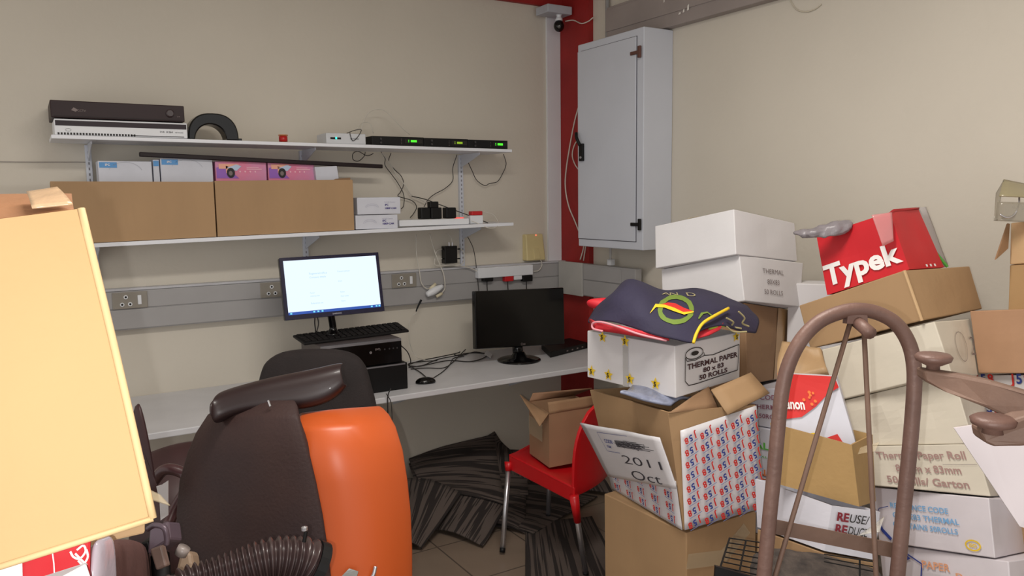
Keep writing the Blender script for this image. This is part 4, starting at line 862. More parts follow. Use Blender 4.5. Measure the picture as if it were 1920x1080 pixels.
make('green_edge', tube([P(1737, 448, dk_+.13), P(1752, 470, dk_+.145), P(1776, 500, dk_+.15)], .0045), inkg2, t, 'green printed edge')
lid = [c[4]+(c[7]-c[4])*1, c[4]+(c[7]-c[4])*0, c[5], c[6]]
make('top_panel', panel([p-V((0, 0, .012)) for p in lid], 6, .01, 0, edge=True), redc2, t)
# grey plastic bag behind it
b = loft([[P(x, y1_, d) for x, y1_, d in r] for r in ([(1486, 436, 2.56), (1500, 447, 2.54), (1525, 450, 2.52), (1556, 446, 2.5), (1600, 440, 2.5)], [(1485, 433, 2.58), (1500, 440, 2.52), (1525, 434, 2.50), (1556, 428, 2.49), (1600, 420, 2.49)], [(1487, 430, 2.6), (1510, 432, 2.56), (1530, 420, 2.54), (1560, 412, 2.53), (1600, 408, 2.53)])])
o = make('plastic_bag', b, mat('grey_plastic_bag', (126, 120, 124), .3, bump=.8, bscale=40), smooth=True); solid(o, .018, -1); subs(o, 3); dm = o.modifiers.new('d', 'DISPLACE'); tx = bpy.data.textures.new('folds', 'CLOUDS'); tx.noise_scale = .035; dm.texture = tx; dm.strength = .022; tag(o, 'dark grey plastic bag sticking out left behind the red carton', 'bag')
# --- canon box
t, c = carton('printed_carton', 'carton with a curved red panel over white, behind the hand truck hoop', cor('Canon'), mat('white_cardboard2', (206, 206, 216), .5), seed=28, amp=.003)
f = leftface(c, .004); b = bmesh.new(); W, H = f.W, f.H
f.poly(b, [(0, H*.42), (W*.3, H*.46), (W*.55, H*.60), (W*.80, H*.78), (W*.99, H*.86), (W*.97, H*.999), (0, H*.999)]); pmake('red_panel', b, mat('bright_red_ink', (206, 34, 30), .45), t, 'red curved panel')
b = bmesh.new(); f.text(b, 'Canon', W*-.02, H*.56, .04, .03, k=2, width=W*.40); pmake('brand_lettering', b, inkw, t)
b = bmesh.new()
for k in range(7): f.circle(b, W*(.30+.3*random.random()), H*(.62+.16*random.random()), .0025+.003*random.random(), k=2, n=6)
pmake('yellow_sparks', b, mat('orange_spark_ink', (240, 120, 50), .5), t)
b = bmesh.new(); f.poly(b, [(W*.62, H*.22), (W*.84, H*.14), (W*.78, H*.27)], 2); pmake('red_triangle', b, inkr, t)
b = bmesh.new(); f.circle(b, W*.44, H*.20, .016, k=2); pmake('yellow_dot', b, inky, t)
# crumpled brown paper behind
b = panel([P(1455, 712, 2.42), P(1556, 712, 2.36), P(1542, 655, 2.46), P(1468, 650, 2.52)], 12, .03, 0, edge=True, seed=4)
o = make('crumpled_paper', b, mat('brown_kraft_paper', (164, 134, 98), .55, bump=.6, bscale=20), smooth=True); solid(o, .03, -1); tag(o, 'crumpled brown taped packing wedged above the red and white carton', 'packing paper')
a_, b_, c_ = P(1478, 531, 3.05), P(1640, 520, 2.92), 0
dn = V((.12, .06, 0)); b_.z = a_.z
carton('printed_carton', 'plain white carton standing behind, glimpsed between the brown taped carton and the tilted one', [V((p.x, p.y, 0)) for p in (a_, b_, b_+dn, a_+dn)]+[a_, b_, b_+dn, a_+dn], cardw, seed=70)
# --- open brown carton and white carton before it
t, c = carton('open_carton', 'open brown carton with plain sides behind the hand truck rods', cor('G'), mat('olive_cardboard', (164, 132, 84), .75, var=.05, bump=.2), seed=29, top=False, amp=.003)
t, c = carton('printed_carton', 'white carton printed REUSE REDUCE under the open brown carton', cor('H'), mat('white_cardboard2', (206, 206, 216), .5), seed=30, amp=.004, top=False)
f = frontface(c, .004); b = bmesh.new(); b2 = bmesh.new(); W, H = f.W, f.H
for k, (r1, r2) in enumerate((('RE', 'USE/'), ('RE', 'DUCE'))):
    w_ = f.text(b, r1, W*.12, H*(.70-.26*k), .030, .04, width=W*.24); f.text(b2, r2, W*.38, H*(.70-.26*k), .030, .005, shear=.15, width=W*.40)
pmake('bold_lettering', b, maroon, t, 'bold maroon lettering'); pmake('thin_lettering', b2, ink, t)
tH = t
q = c[:4]
carton('large_carton', 'brown carton under the white REUSE carton', [V((p.x, p.y, 0)) for p in q]+[p-V((0, 0, .006)) for p in q], card, seed=31)
q = [P(1612, 1010, 1.93), P(1650, 1000, 1.9), P(1656, 905+60, 1.95), P(1626, 995, 1.97)]
solid(make('crumpled_film', panel(q, 8, .02, 0, edge=True), plast, tH, smooth=True, label='crumpled clear film'), .002)
# --- far right pile
t, c = carton('kraft_carton', 'pinkish brown carton at the right edge above the white printed one', cor('P'), mat('pinkish_cardboard', (172, 134, 104), .75, var=.05, bump=.15), seed=41)
t, c = carton('printed_carton', 'white carton with large upright red-blue lettering at the right edge', cor('Q'), cardw, seed=42)
f = leftface(c, .003); br, bb = bmesh.new(), bmesh.new()
def J58u(x, y, s):
    f.text(br, 'J', x, y, s, .03); f.text(bb, '5', x+s*.5, y, s, .03); f.text(br, '8', x+s*1.1, y, s, .03)
for x, y in ((-.01, .115), (.11, .115), (.23, .115), (-.005, .02), (.12, .02)): J58u(x+.0, y+.03, .040)
pmake('red_print', br, inkr, t); pmake('blue_print', bb, inkb, t)
carton('printed_carton', 'white carton in the right edge pile, below the red-blue lettered one', [p-V((-.0, 0, .25)) for p in c[:4]]+[p-V((0, 0, .004)) for p in c[:4]], cardg, seed=44)
q = [p-V((0, 0, .254)) for p in c[:4]]
carton('large_carton', 'brown carton on the floor under the right edge pile', [V((p.x, p.y, 0)) for p in q]+[p-V((0, 0, .004)) for p in q], card, seed=45)
t, c = carton('kraft_carton', 'brown carton standing on the pinkish carton at the right edge', cor('Rx'), mat('kraft_cardboard', (170, 138, 96), .75, var=.05, bump=.15), seed=43)
t, c = carton('kraft_carton', 'pale brown carton with an open flap, under the plastic tray at the right edge', cor('Sx'), cardl, seed=46)
dS = (c[7]-CAM).dot(FW)
solid(make('side_flap', panel([P(1866, 487, dS-.05), P(1889, 466, dS-.02), P(1893, 420, dS), P(1889, 419, dS)], 3, .002, 0, edge=True), cardd, t, 'open flap'), .005)
# clear plastic tray on top
dT = dS-.06
t = thing('plastic_tray', 'clear crinkled plastic tray on the top carton at the right edge', 'plastic tray', P(1895, 415, dT))
q0 = [P(1865, 414, dT), P(1990, 420, dT-.05), P(1990, 345, dT-.05), P(1880, 337, dT)]
q1 = [p+V((.10, .14, 0)) for p in q0]
pg = mat('smoky_plastic', (150, 142, 126), .12, alpha=.6, clear=.4, bump=.5, bscale=12)
solid(make('tray_front', panel([P(1867, 414, dT), P(1990, 420, dT-.05), P(1990, 382, dT-.05), P(1871, 378, dT)], 8, .008, 0, edge=True), pg, t, smooth=True), .002)
solid(make('tray_lid', panel([P(1874, 366, dT), P(1990, 376, dT-.05), P(1990, 352, dT+.06), P(1881, 337, dT+.06)], 8, .008, 0, edge=True), mat('taupe_plastic_film', (150, 140, 110), .2, bump=.6, bscale=12), t, smooth=True), .004)
solid(make('tray_side', panel([P(1864, 413, dT), P(1871, 412, dT), P(1882, 338, dT+.05), P(1868, 362, dT+.05)], 5, .004, 0, edge=True), pg, t, smooth=True), .003)
make('curved_rim', tube([P(1875, 402, dT-.01), P(1888, 408, dT-.015), P(1902, 402, dT-.015), P(1910, 385, dT-.01), P(1911, 370, dT)], .0025), chrome, t, smooth=True)
# white slanting board and box behind it
q = [P(1912, 985, 1.55), P(2060, 985, 1.45), P(2060, 780, 1.45), P(1842, 795, 1.55)]
b = prism([P(1789, 803, 1.58), P(1912, 987, 1.50), P(2080, 1040, 1.42), P(2080, 770, 1.42), P(1842, 795, 1.55)], V((.004, .004, 0)))
o = make('white_board', b, mat('white_board', (208, 200, 204), .4, var=.03)); tag(o, 'white flat board slanting down at the right edge under the brown metal arms', 'board')
# ================================================================ metal hand truck
t = thing('hand_truck', 'rusty brown hand truck with a rounded hoop handle in front of the cartons', 'hand truck', P(1560, 1080, 1.5))
d = 1.5
L_ = [(1440, 1000), (1450, 900), (1459, 800), (1467, 730), (1480, 680), (1503, 636), (1535, 604), (1572, 587), (1607, 581), (1645, 587), (1680, 607), (1704, 644), (1714, 690), (1713, 750), (1704, 860), (1690, 1000)]
pts = [P(x, y, d) for x, y in L_]
def ext(a, b_, z):  # continue the leg straight down to height z
    v = (b_-a); return b_+v*((z-b_.z)/v.z)
l0 = ext(pts[2], pts[0], .02); r0 = ext(pts[-3], pts[-1], .02)
make('hoop_frame', tube([l0, pts[0]*.5+l0*.5]+pts+[pts[-1]*.5+r0*.5, r0], .0138, seg=14), rust, t, smooth=True)
make('top_bracket', slab([P(1588, 607, d-.01), P(1628, 608, d-.01), P(1626, 588, d-.01), P(1590, 588, d-.01)], .02), rust, t)
make('grip_stub', tube([P(1606, 603, d), P(1617, 612, d-.02), P(1632, 625, d-.05)], .012, smooth=0, seg=12), rust, t, smooth=True)
for a_, b_ in (((1594, 606), (1452, 1085)), ((1620, 620), (1643, 1085))):
    p0, p1 = P(*a_, d), P(*b_, d); make('tie_rod', tube([p0, p1, ext(p0, p1, .12)], .0048, smooth=0), rustl, t, smooth=True)
v = FW*.006
make('cross_bar', slab([P(1441, 999, d+.012), P(1684, 1048, d+.012), P(1686, 1021, d+.012), P(1444, 973, d+.012)], .006), rustl, t)
lc_, rc_ = l0+V((0, 0, .0)), r0
make('toe_plate', slab([l0+V((0, 0, .0)), r0, r0+V((.12, .16, 0)), l0+V((.12, .16, 0))], .006), rust, t)
# brown metal arms with round feet at the right edge
t = thing('metal_leg_frame', 'brown metal frame of tapering arms ending in round feet, at the right edge', 'metal frame', P(1900, 800, 1.2))
d = 1.15
def arm(poly_top, poly_bot, d0, d1, nm='arm'):
    n = len(poly_top); q = [P(x, y, d0+(d1-d0)*i/(n-1)) for i, (x, y) in enumerate(poly_top)]; r_ = [P(x, y, d0+(d1-d0)*i/(n-1)) for i, (x, y) in enumerate(poly_bot)]
    o = make(nm, prism(q+r_[::-1], V((.02, .025, 0))), rustl, t); bevel(o, .004); return o
arm([(1732, 694), (1800, 704), (1860, 716), (1930, 736), (2010, 762)], [(1735, 716), (1775, 736), (1850, 765), (1925, 802), (2010, 850)], 1.15, 1.0)
arm([(1838, 806), (1875, 797), (1915, 783), (1960, 772), (2010, 765)], [(1845, 830), (1865, 838), (1915, 838), (1960, 835), (2010, 832)], 1.05, 1.0)
make('round_foot', lathe([(.001, 0), (.010, .0), (.009, .012), (.024, .020), (.026, .026), (.022, .030), (.001, .030)], P(1749, 701, 1.16)-V((0, 0, .0)), (0, 0, 1), 28), rust, t, smooth=True)
make('round_foot', lathe([(.001, 0), (.013, .0), (.012, .006), (.026, .012), (.028, .019), (.022, .023), (.001, .023)], P(1861, 812, 1.045), (0, 0, 1), 28), rust, t, smooth=True)
pz = P(2010, 800, 1.0); make('centre_post', tube([pz+V((0, 0, .06)), V((pz.x, pz.y, .01))], .03, smooth=0, seg=16), rust, t, smooth=True)
# black wire basket and dark padded bag at the bottom
t = thing('wire_basket', 'black wire basket at the bottom edge beside the hand truck', 'basket', P(1400, 1080, 1.6))
d0_ = 1.66; TLb, TRb, BRb, BLb = P(1368, 1009, d0_+.05), P(1432, 1018, d0_+.05), P(1424, 1090, d0_-.06), P(1348, 1072, d0_-.06)
wb_ = bmesh.new()
for k in range(8): v_ = k/7; tube([TLb+(BLb-TLb)*v_, TRb+(BRb-TRb)*v_], .0016, wb_, smooth=0, seg=6)
make('wire_grid', wb_, black, t)
wb_ = bmesh.new()
for u_ in (0, .48, 1): tube([TLb+(TRb-TLb)*u_, BLb+(BRb-BLb)*u_], .0022, wb_, smooth=0, seg=6)
make('cross_wires', wb_, black, t)
make('side_panel', slab([P(1338, 1120, d0_-.07), P(1470, 1140, d0_-.07), P(1440, 1090, d0_-.07), P(1342, 1062, d0_-.07)], .01), black, t)
wb_ = bmesh.new()
for k in range(3): tube([P(1545, 1039+k*7, d0_-.02), P(1640, 1054+k*9, d0_-.04)], .0013, wb_, smooth=0, seg=6)
tube([P(1612, 1048, d0_-.03), P(1612, 1085, d0_-.04)], .002, wb_, smooth=0, seg=6)
make('wire_grid', wb_, black, t)
pa, pb_, pc_, pd_ = P(1345, 1105, d0_-.05), P(1700, 1150, d0_-.1), P(1700, 1110, d0_+.15), P(1370, 1045, d0_+.2)
zt_ = .80
bx_ = [V((p.x, p.y, 0)) for p in (pa, pb_, pc_, pd_)]
rows = []
for j, yy in enumerate((1130, 1090, 1060, 1040, 1030)):
    rows.append([P(x, yy+o_, d0_-.06+.05*j) for x, o_ in ((1400, 6), (1440, -8 if j > 2 else -2), (1480, -6), (1530, 0), (1580, 14), (1630, 28), (1665, 44))])
fz = mat('dusty_black_fabric', (44, 38, 36), .95, var=.5, scale=30, hue2=(78, 68, 62), bump=1, bscale=120)
b = loft(rows); o = make('padded_bag', b, fz, smooth=True); solid(o, .06, -1); subs(o, 2)
dm = o.modifiers.new('d', 'DISPLACE'); tx = bpy.data.textures.new('lumps', 'CLOUDS'); tx.noise_scale = .03; dm.texture = tx; dm.strength = .012
tag(o, 'dusty black padded cloth bundle lying behind the lower rods of the hand truck', 'cloth bundle')
cen = (pa+pb_+pc_+pd_)/4
carton('large_carton', 'carton under the black wire basket and cloth bundle', [V((cen.x+dx, cen.y+dy, 0)) for dx, dy in ((-.03, .0), (.10, -.05), (.12, .10), (-.02, .12))]+[V((cen.x+dx, cen.y+dy, .80)) for dx, dy in ((-.03, .0), (.10, -.05), (.12, .10), (-.02, .12))], card, seed=47)
# ================================================================ navy cloth on the starred box
R3 = [[(1104, 606, 2.62), (1140, 603, 2.50), (1180, 612, 2.45), (1225, 628, 2.40), (1265, 637, 2.37), (1300, 643, 2.37), (1312, 622, 2.40), (1350, 612, 2.46), (1390, 622, 2.52), (1415, 625, 2.58)],
      [(1108, 596, 2.68), (1145, 585, 2.52), (1190, 590, 2.44), (1230, 600, 2.42), (1270, 606, 2.41), (1306, 612, 2.42), (1330, 598, 2.46), (1370, 592, 2.52), (1400, 600, 2.58), (1421, 606, 2.62)],
      [(1122, 575, 2.72), (1150, 560, 2.54), (1195, 562, 2.47), (1235, 572, 2.47), (1275, 580, 2.47), (1312, 583, 2.48), (1345, 578, 2.52), (1378, 578, 2.58), (1403, 586, 2.64), (1418, 596, 2.66)],
      [(1150, 552, 2.74), (1165, 542, 2.56), (1195, 540, 2.53), (1240, 556, 2.55), (1280, 558, 2.56), (1320, 562, 2.57), (1352, 568, 2.60), (1378, 572, 2.64), (1396, 577, 2.67), (1408, 586, 2.69)],
      [(1168, 532, 2.76), (1180, 526, 2.60), (1200, 530, 2.60), (1240, 546, 2.66), (1270, 546, 2.70), (1306, 543, 2.70), (1342, 552, 2.70), (1366, 562, 2.70), (1386, 570, 2.70), (1400, 576, 2.72)]]
R3 = [[P(*p) for p in r] for r in R3]
def cloth_at(u, v):
    n, m = len(R3[0])-1, len(R3)-1; x, y = max(0, min(.9999, u))*n, max(0, min(.9999, v))*m; i, j = int(x), int(y); a, b_ = x-i, y-j
    def cr(p0, p1, p2, p3, t_): return .5*((2*p1)+(p2-p0)*t_+(2*p0-5*p1+4*p2-p3)*t_*t_+(3*p1-p0-3*p2+p3)*t_**3)
    col = []
    for jj in range(j-1, j+3):
        r = R3[max(0, min(m, jj))]; col.append(cr(*[r[max(0, min(n, i+q))] for q in (-1, 0, 1, 2)], a))
    return cr(*col, b_)
t = thing('folded_cloth', 'navy cloth with a green ring and red-yellow swoosh, folded on the starred box', 'cloth', P(1260, 640, 2.42))
navy = mat('navy_cloth', (46, 42, 66), .8, var=.12, bump=.4, bscale=60)
g_ = [[cloth_at(i/45, j/20) for i in range(46)] for j in range(21)]
o = make('navy_fold', loft(g_), navy, t, smooth=True); solid(o, .006, 1)
class CF(Face):
    def __init__(s): s.W = s.H = 1; s.n = V((0, 0, 0)); s.off = 0; s.fn = None
    def at(s, x, y, k=1):
        p = cloth_at(x, y); n = (cloth_at(x+.01, y)-cloth_at(x-.01, y)).cross(cloth_at(x, y+.02)-cloth_at(x, y-.02)).normalized()
        return p+n*(1 if n.z > 0 else -1)*(.0075+.0007*k)
cf = CF()
CG = [((i, j), cloth_at(i/160, j/100)) for j in range(101) for i in range(161)]
def cl(px, py):    # cloth coordinates nearest to a view direction
    best = None
    for (ii, jj), p in CG:
        if 1:
            i, j = ii, jj; p = p-CAM; x = 960+FPX*p.dot(RI)/p.dot(FW); y = 540-FPX*p.dot(UP)/p.dot(FW); e = (x-px)**2+(y-py)**2
            if best is None or e < best[0]: best = (e, i/160, j/100)
    return best[1], best[2]
u0, v0 = cl(1267, 584)
b = bmesh.new(); n = 30
ro = [cl(1266+34*math.cos(2*math.pi*k/n), 584-27*math.sin(2*math.pi*k/n)) for k in range(n)]
ri_ = [cl(1266+25*math.cos(2*math.pi*k/n), 584-19*math.sin(2*math.pi*k/n)) for k in range(n)]
for k in range(n): cf.poly(b, [ro[k], ro[(k+1) % n], ri_[(k+1) % n], ri_[k]])
pmake('green_ring_print', b, mat('olive_green_print', (110, 134, 52), .7), t, 'green ring')
def band(name, top, bot, m, k):
    b = bmesh.new(); T_ = [cl(*p) for p in top]; B_ = [cl(*p) for p in bot]
    for i in range(len(T_)-1): cf.poly(b, [B_[i], B_[i+1], T_[i+1], T_[i]], k)
    pmake(name, b, m, t)
band('red_swoosh', [(1232, 576), (1250, 572), (1265, 574), (1280, 582), (1298, 588)], [(1232, 578), (1250, 577), (1265, 582), (1280, 590), (1298, 590)], inkr, 3)
band('yellow_swoosh', [(1217, 590), (1227, 574), (1245, 576), (1262, 582), (1280, 590), (1298, 588)], [(1217, 591), (1229, 580), (1245, 581), (1262, 588), (1280, 594), (1298, 590)], inky, 4)
band('letter_print', [(1306, 600), (1313, 590), (1324, 588), (1332, 594)], [(1308, 602), (1316, 593), (1324, 591), (1330, 596)], mat('olive_green_print', (110, 134, 52), .7), 3)
b = bmesh.new(); uu, vv_ = cl(1238, 556)
for k, ch in enumerate('AN D'):
    vs_, fs, wd = text2d(ch)
    if vs_:
        vx = [b.verts.new(cf.at(uu+.045*k+x*.07, vv_+y*.13, 2)) for x, y in vs_]
        for q in fs:
            try: b.faces.new([vx[i] for i in q])
            except ValueError: pass
pmake('small_lettering', b, mat('khaki_print', (160, 150, 110), .7), t)
# red, white and yellow folds beneath, dark patterned fold right
b = loft([[P(*p) for p in r] for r in ([(1106, 602, 2.60), (1116, 619, 2.50), (1160, 624, 2.46), (1210, 632, 2.43), (1255, 637, 2.41)], [(1108, 598, 2.6), (1122, 606, 2.49), (1160, 611, 2.44), (1210, 624, 2.41), (1252, 634, 2.39)])])
o = make('red_fold', b, mat('red_cloth', (206, 44, 56), .7, bump=.3), t, 'red fold with pale border', smooth=True); solid(o, .008)
o = make('pale_piping', tube([P(1250, 639, 2.385), (P(1200, 627, 2.395)), P(1160, 613, 2.425), P(1128, 604, 2.47), P(1112, 606, 2.50), P(1112, 616, 2.50), P(1130, 621, 2.47)], .0035), mat('pink_piping', (220, 150, 160), .6), t, smooth=True)
b = loft([[P(*p) for p in r] for r in ([(1308, 634, 2.40), (1330, 628, 2.42), (1350, 618, 2.45)], [(1312, 615, 2.44), (1335, 608, 2.46), (1356, 606, 2.47)])])
o = make('red_fold', b, mat('red_cloth', (206, 44, 56), .7, bump=.3), t, smooth=True); solid(o, .006)
make('yellow_border', tube([P(1300, 643, 2.365), P(1306, 625, 2.385), P(1318, 606, 2.405), P(1340, 592, 2.44), P(1366, 578, 2.50)], .005), inky, t, 'yellow edge', smooth=True)
b = loft([[P(*p) for p in r] for r in ([(1326, 622, 2.43), (1345, 614, 2.45), (1360, 612, 2.47)], [(1335, 603, 2.46), (1350, 596, 2.48), (1362, 604, 2.49)])])
o = make('green_fold', b, mat('lime_green_cloth', (150, 176, 50), .7), t, smooth=True); solid(o, .005)
b = bmesh.new()
for l_ in ([(1362, 596), (1375, 604), (1372, 612), (1390, 616)], [(1385, 584), (1396, 596), (1392, 606), (1404, 612)], [(1362, 612), (1376, 622), (1400, 622)]): tube([P(x, y, 2.47+.012*k_) for k_, (x, y) in enumerate(l_)], .0028, b)
pmake('pale_pattern', b, mat('khaki_print', (160, 150, 110), .7), t, 'pale scribbled pattern')
b = loft([[P(*p) for p in r] for r in ([(1098, 578, 2.75), (1125, 588, 2.72), (1160, 590, 2.72)], [(1100, 574, 2.76), (1122, 568, 2.76), (1150, 565, 2.76)])])
o = make('red_cap', b, mat('bright_red_cloth', (214, 36, 50), .6), smooth=True); solid(o, .04, -1); subs(o, 2); tag(o, 'bright red cloth corner poking out left behind the navy cloth', 'cloth')
# ================================================================ red chair with open box
t = thing('plastic_chair', 'red plastic chair with aluminium legs holding an open carton', 'chair', (2.1, 2.95, 0))
rp = mat('red_chair_plastic', (196, 18, 26), .35, var=.04)
fl_, rl_ = V((1.843, 3.104, 0)), V((2.04, 2.70, 0)); wv = V((.89, .46, 0))*.43
SZ = .43; ft = HZ(954, 862, SZ); rt_ = HZ(1076, 925, SZ-.0)
ft = V((ft.x, ft.y, SZ)); rt_ = V((rt_.x, rt_.y, SZ))
side = (rt_-ft); inw = wv
c00, c10, c11, c01 = ft, rt_, rt_+inw, ft+inw
rows = []
for j in range(9):
    v_ = j/8; row = []
    for i in range(9):
        u_ = i/8; p = c00*(1-u_)*(1-v_)+c10*u_*(1-v_)+c11*u_*v_+c01*(1-u_)*v_
        p.z = SZ+.01+.012*(abs(2*v_-1)**2)-.02*u_*(1-abs(2*v_-1)**2); row.append(p)
    rows.append(row)
o = make('seat', loft(rows), rp, t, smooth=True); solid(o, .012); bevel(o, .004)
b = bmesh.new(); up_ = V((0, 0, 1))
slab([c00-up_*.05, c10-up_*.045, c10+up_*.022, c00+up_*.022], .012, b); slab([c01-up_*.05, c00-up_*.05, c00+up_*.022, c01+up_*.022], .012, b); slab([c11-up_*.05, c01-up_*.05, c01+up_*.022, c11+up_*.022], .012, b)
o = make('seat_rim', b, rp, t); bevel(o, .005)
for s_, foot in ((ft, fl_), (rt_, rl_), (ft+inw, fl_+wv*1.08), (rt_+inw, rl_+wv*1.08)):
    top = s_+V((0, 0, -.02)); foot = V((foot.x, foot.y, .012))
    l = make('leg', tube([top, foot], .0125, smooth=0, seg=14), chrome, t, smooth=True)
    m_ = top+(foot-top)*(.03 if s_ in (ft,) else .24)
    make('leg_socket', tube([top+V((0, 0, .01)), top+(foot-top)*(.08 if (s_-ft).length < .01 else .30)], .019, smooth=0, seg=14, rad=lambda k: .022-.006*k), rp, l, 'red socket', smooth=True)
    make('foot_cap', tube([foot+(top-foot)*.0, foot+(top-foot)*.05], .0138, smooth=0, seg=14), black, l, 'black foot cap', smooth=True)
rows = []
bk0, bk1 = rt_-(ft-rt_)*0, rt_+inw; back = (rt_-ft).normalized()
for j in range(11):
    v_ = j/10; zz = SZ-.02+v_*.41; ins = .5*(1-math.sqrt(max(0, 1-max(0, (v_-.35)/.65)**2.4)))
    row = []
    for i in range(13):
        u_ = ins*.9+(1-ins*1.8)*i/12; p = rt_*(1-u_)+bk1*u_; p = V((p.x, p.y, zz))+back*(.045*v_*v_+.03*math.sin(math.pi*u_)-.01); row.append(p)
    rows.append(row)
o = make('backrest', loft(rows), rp, t, smooth=True); solid(o, .014); bevel(o, .004)
# the open carton on it
zs = SZ+.028
def Z(px, py, z): return HZ(px, py, z)
A = Z(1030, 877, zs); Lc = Z(993, 850, zs); Rc = A+V((.26, -.02, 0)); Fc = Lc+(Rc-A)
hh = HY(1030, 775, A.y).z-zs
c = [A, Rc, Fc, Lc]; c = [V((p.x, p.y, zs)) for p in c]; c = c+[p+V((0, 0, hh)) for p in c]
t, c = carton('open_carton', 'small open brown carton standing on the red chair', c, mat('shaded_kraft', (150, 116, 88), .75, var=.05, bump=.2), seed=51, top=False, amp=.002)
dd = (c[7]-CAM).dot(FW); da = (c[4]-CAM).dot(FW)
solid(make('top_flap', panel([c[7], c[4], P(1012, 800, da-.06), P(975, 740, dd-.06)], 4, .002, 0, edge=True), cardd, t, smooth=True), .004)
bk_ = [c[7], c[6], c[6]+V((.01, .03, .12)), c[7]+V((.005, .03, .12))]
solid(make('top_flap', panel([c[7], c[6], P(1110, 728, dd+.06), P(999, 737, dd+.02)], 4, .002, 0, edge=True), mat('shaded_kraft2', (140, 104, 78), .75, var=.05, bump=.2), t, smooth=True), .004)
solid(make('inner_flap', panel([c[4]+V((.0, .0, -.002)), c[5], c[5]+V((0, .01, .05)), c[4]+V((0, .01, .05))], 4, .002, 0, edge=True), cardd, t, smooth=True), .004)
f = leftface(c, .003); b = bmesh.new(); f.rect(b, 0, f.H*.4, f.W*.7, f.H*.75); pmake('sealing_tape', b, tapem, t, 'clear tape')
# ================================================================ carpet tiles
cm = bpy.data.materials.new('striped_carpet'); cm.use_nodes = True; nt = cm.node_tree; N, L = nt.nodes, nt.links
b_ = N['Principled BSDF']; b_.inputs['Roughness'].default_value = .95
uv = N.new('ShaderNodeUVMap'); sp = N.new('ShaderNodeSeparateXYZ'); L.new(uv.outputs[0], sp.inputs[0])
nz = N.new('ShaderNodeTexNoise'); nz.inputs['Scale'].default_value = 1; nz.inputs['Detail'].default_value = 2
mp = N.new('ShaderNodeMapping'); mp.inputs['Scale'].default_value = (20, .7, 1); L.new(uv.outputs[0], mp.inputs[0]); L.new(mp.outputs[0], nz.inputs['Vector'])
rp_ = N.new('ShaderNodeValToRGB'); e = rp_.color_ramp.elements; e[0].position = .47; e[0].color = (*srgb(46, 38, 36), 1); e[1].position = .50; e[1].color = (*srgb(98, 86, 80), 1)
L.new(nz.outputs[0], rp_.inputs[0]); n2 = N.new('ShaderNodeTexNoise'); n2.inputs['Scale'].default_value = 180; L.new(uv.outputs[0], n2.inputs['Vector'])
mx = N.new('ShaderNodeMix'); mx.data_type = 'RGBA'; mx.blend_type = 'MULTIPLY'; mx.inputs[0].default_value = .4; L.new(rp_.outputs[0], mx.inputs[6]); L.new(n2.outputs[0], mx.inputs[7]); L.new(mx.outputs[2], b_.inputs['Base Color'])
bp = N.new('ShaderNodeBump'); bp.inputs['Strength'].default_value = .5; bp.inputs['Distance'].default_value = .004; L.new(n2.outputs[0], bp.inputs['Height']); L.new(bp.outputs[0], b_.inputs['Normal'])
def carpet(label, q, bow=.0, seed=0, swap=False):
    q = [V(p) for p in q]; n = 14; bm = bmesh.new(); ul = bm.loops.layers.uv.new('uv'); g = []
    for j in range(n+1):
        row = []
        for i in range(n+1):
            u, v = i/n, j/n; p = bil(q, u, v); p.z += bow*4*u*(1-u)*1.0+.012*noise.noise(p*5+V((seed, 0, 0))); p.z = max(p.z, .006+.002*seed % .02); p.y = min(p.y, D-.012); row.append((bm.verts.new(p), (u, v)))
        g.append(row)
    for j in range(n):
        for i in range(n):
            vs_ = (g[j][i], g[j][i+1], g[j+1][i+1], g[j+1][i]); fc = bm.faces.new([a[0] for a in vs_]); fc.smooth = True
            for lp, a in zip(fc.loops, vs_): lp[ul].uv = (a[1][1], a[1][0]) if swap else a[1]
    o = make('carpet_tile', bm, cm, None); solid(o, .007, -1); return tag(o, label, 'carpet tile', 'striped carpet tiles dumped under the desk')
def F_(px, py, z=.01): return HZ(px, py, z)
carpet('dark striped carpet tile lying flat beside the red chair legs, nearest the bottom edge', [F_(985, 1110), F_(1190, 1130), F_(1110, 970), F_(985, 985)], 0, 1)
carpet('dark carpet tile flat on the floor behind the red chair front leg', [F_(905, 985), F_(1000, 1000, .02), F_(1120, 930, .02), F_(975, 905, .02)], .01, 2, True)
carpet('carpet tile against the wall foot right of the raised tiles', [F_(1000, 905, .03), F_(1150, 925, .03), F_(1100, 850, .02), F_(970, 862, .05)], .0, 3)
carpet('carpet tile sloping down left towards the floor, at the left of the dumped tiles', [F_(735, 1035, .012), F_(790, 1030, .012), F_(865, 925, .16), F_(738, 900, .12)], .04, 4)
carpet('low carpet tile humped between the left tile and the chair leg', [F_(800, 990, .012), F_(905, 1026, .012), F_(950, 950, .08), F_(840, 925, .14)], .02, 5)
carpet('topmost carpet tile with its left corner curling up over the others', [F_(795, 925, .15), F_(945, 945, .10), F_(925, 815, .24), F_(760, 848, .21)], .02, 6, True)
carpet('carpet tile just under the topmost one, its left tip showing', [F_(790, 935, .12), F_(990, 930, .05), F_(985, 835, .10), F_(763, 862, .18)], .02, 7, True)
carpet('carpet tile standing up behind the pile with one pointed corner against the wall', [F_(880, 880, .14), F_(1000, 900, .06), F_(975, 862, .10), F_(907, 800, .27)], .0, 8)
carpet('carpet tile behind with a small pointed tip left of the tallest corner', [F_(800, 880, .15), F_(930, 870, .12), F_(882, 812, .24), F_(840, 832, .20)], .0, 9)
carpet('carpet tile curling at the middle of the pile beside the chair leg', [F_(900, 985, .02), F_(985, 1000, .01), F_(985, 920, .05), F_(890, 935, .09)], .03, 10, True)
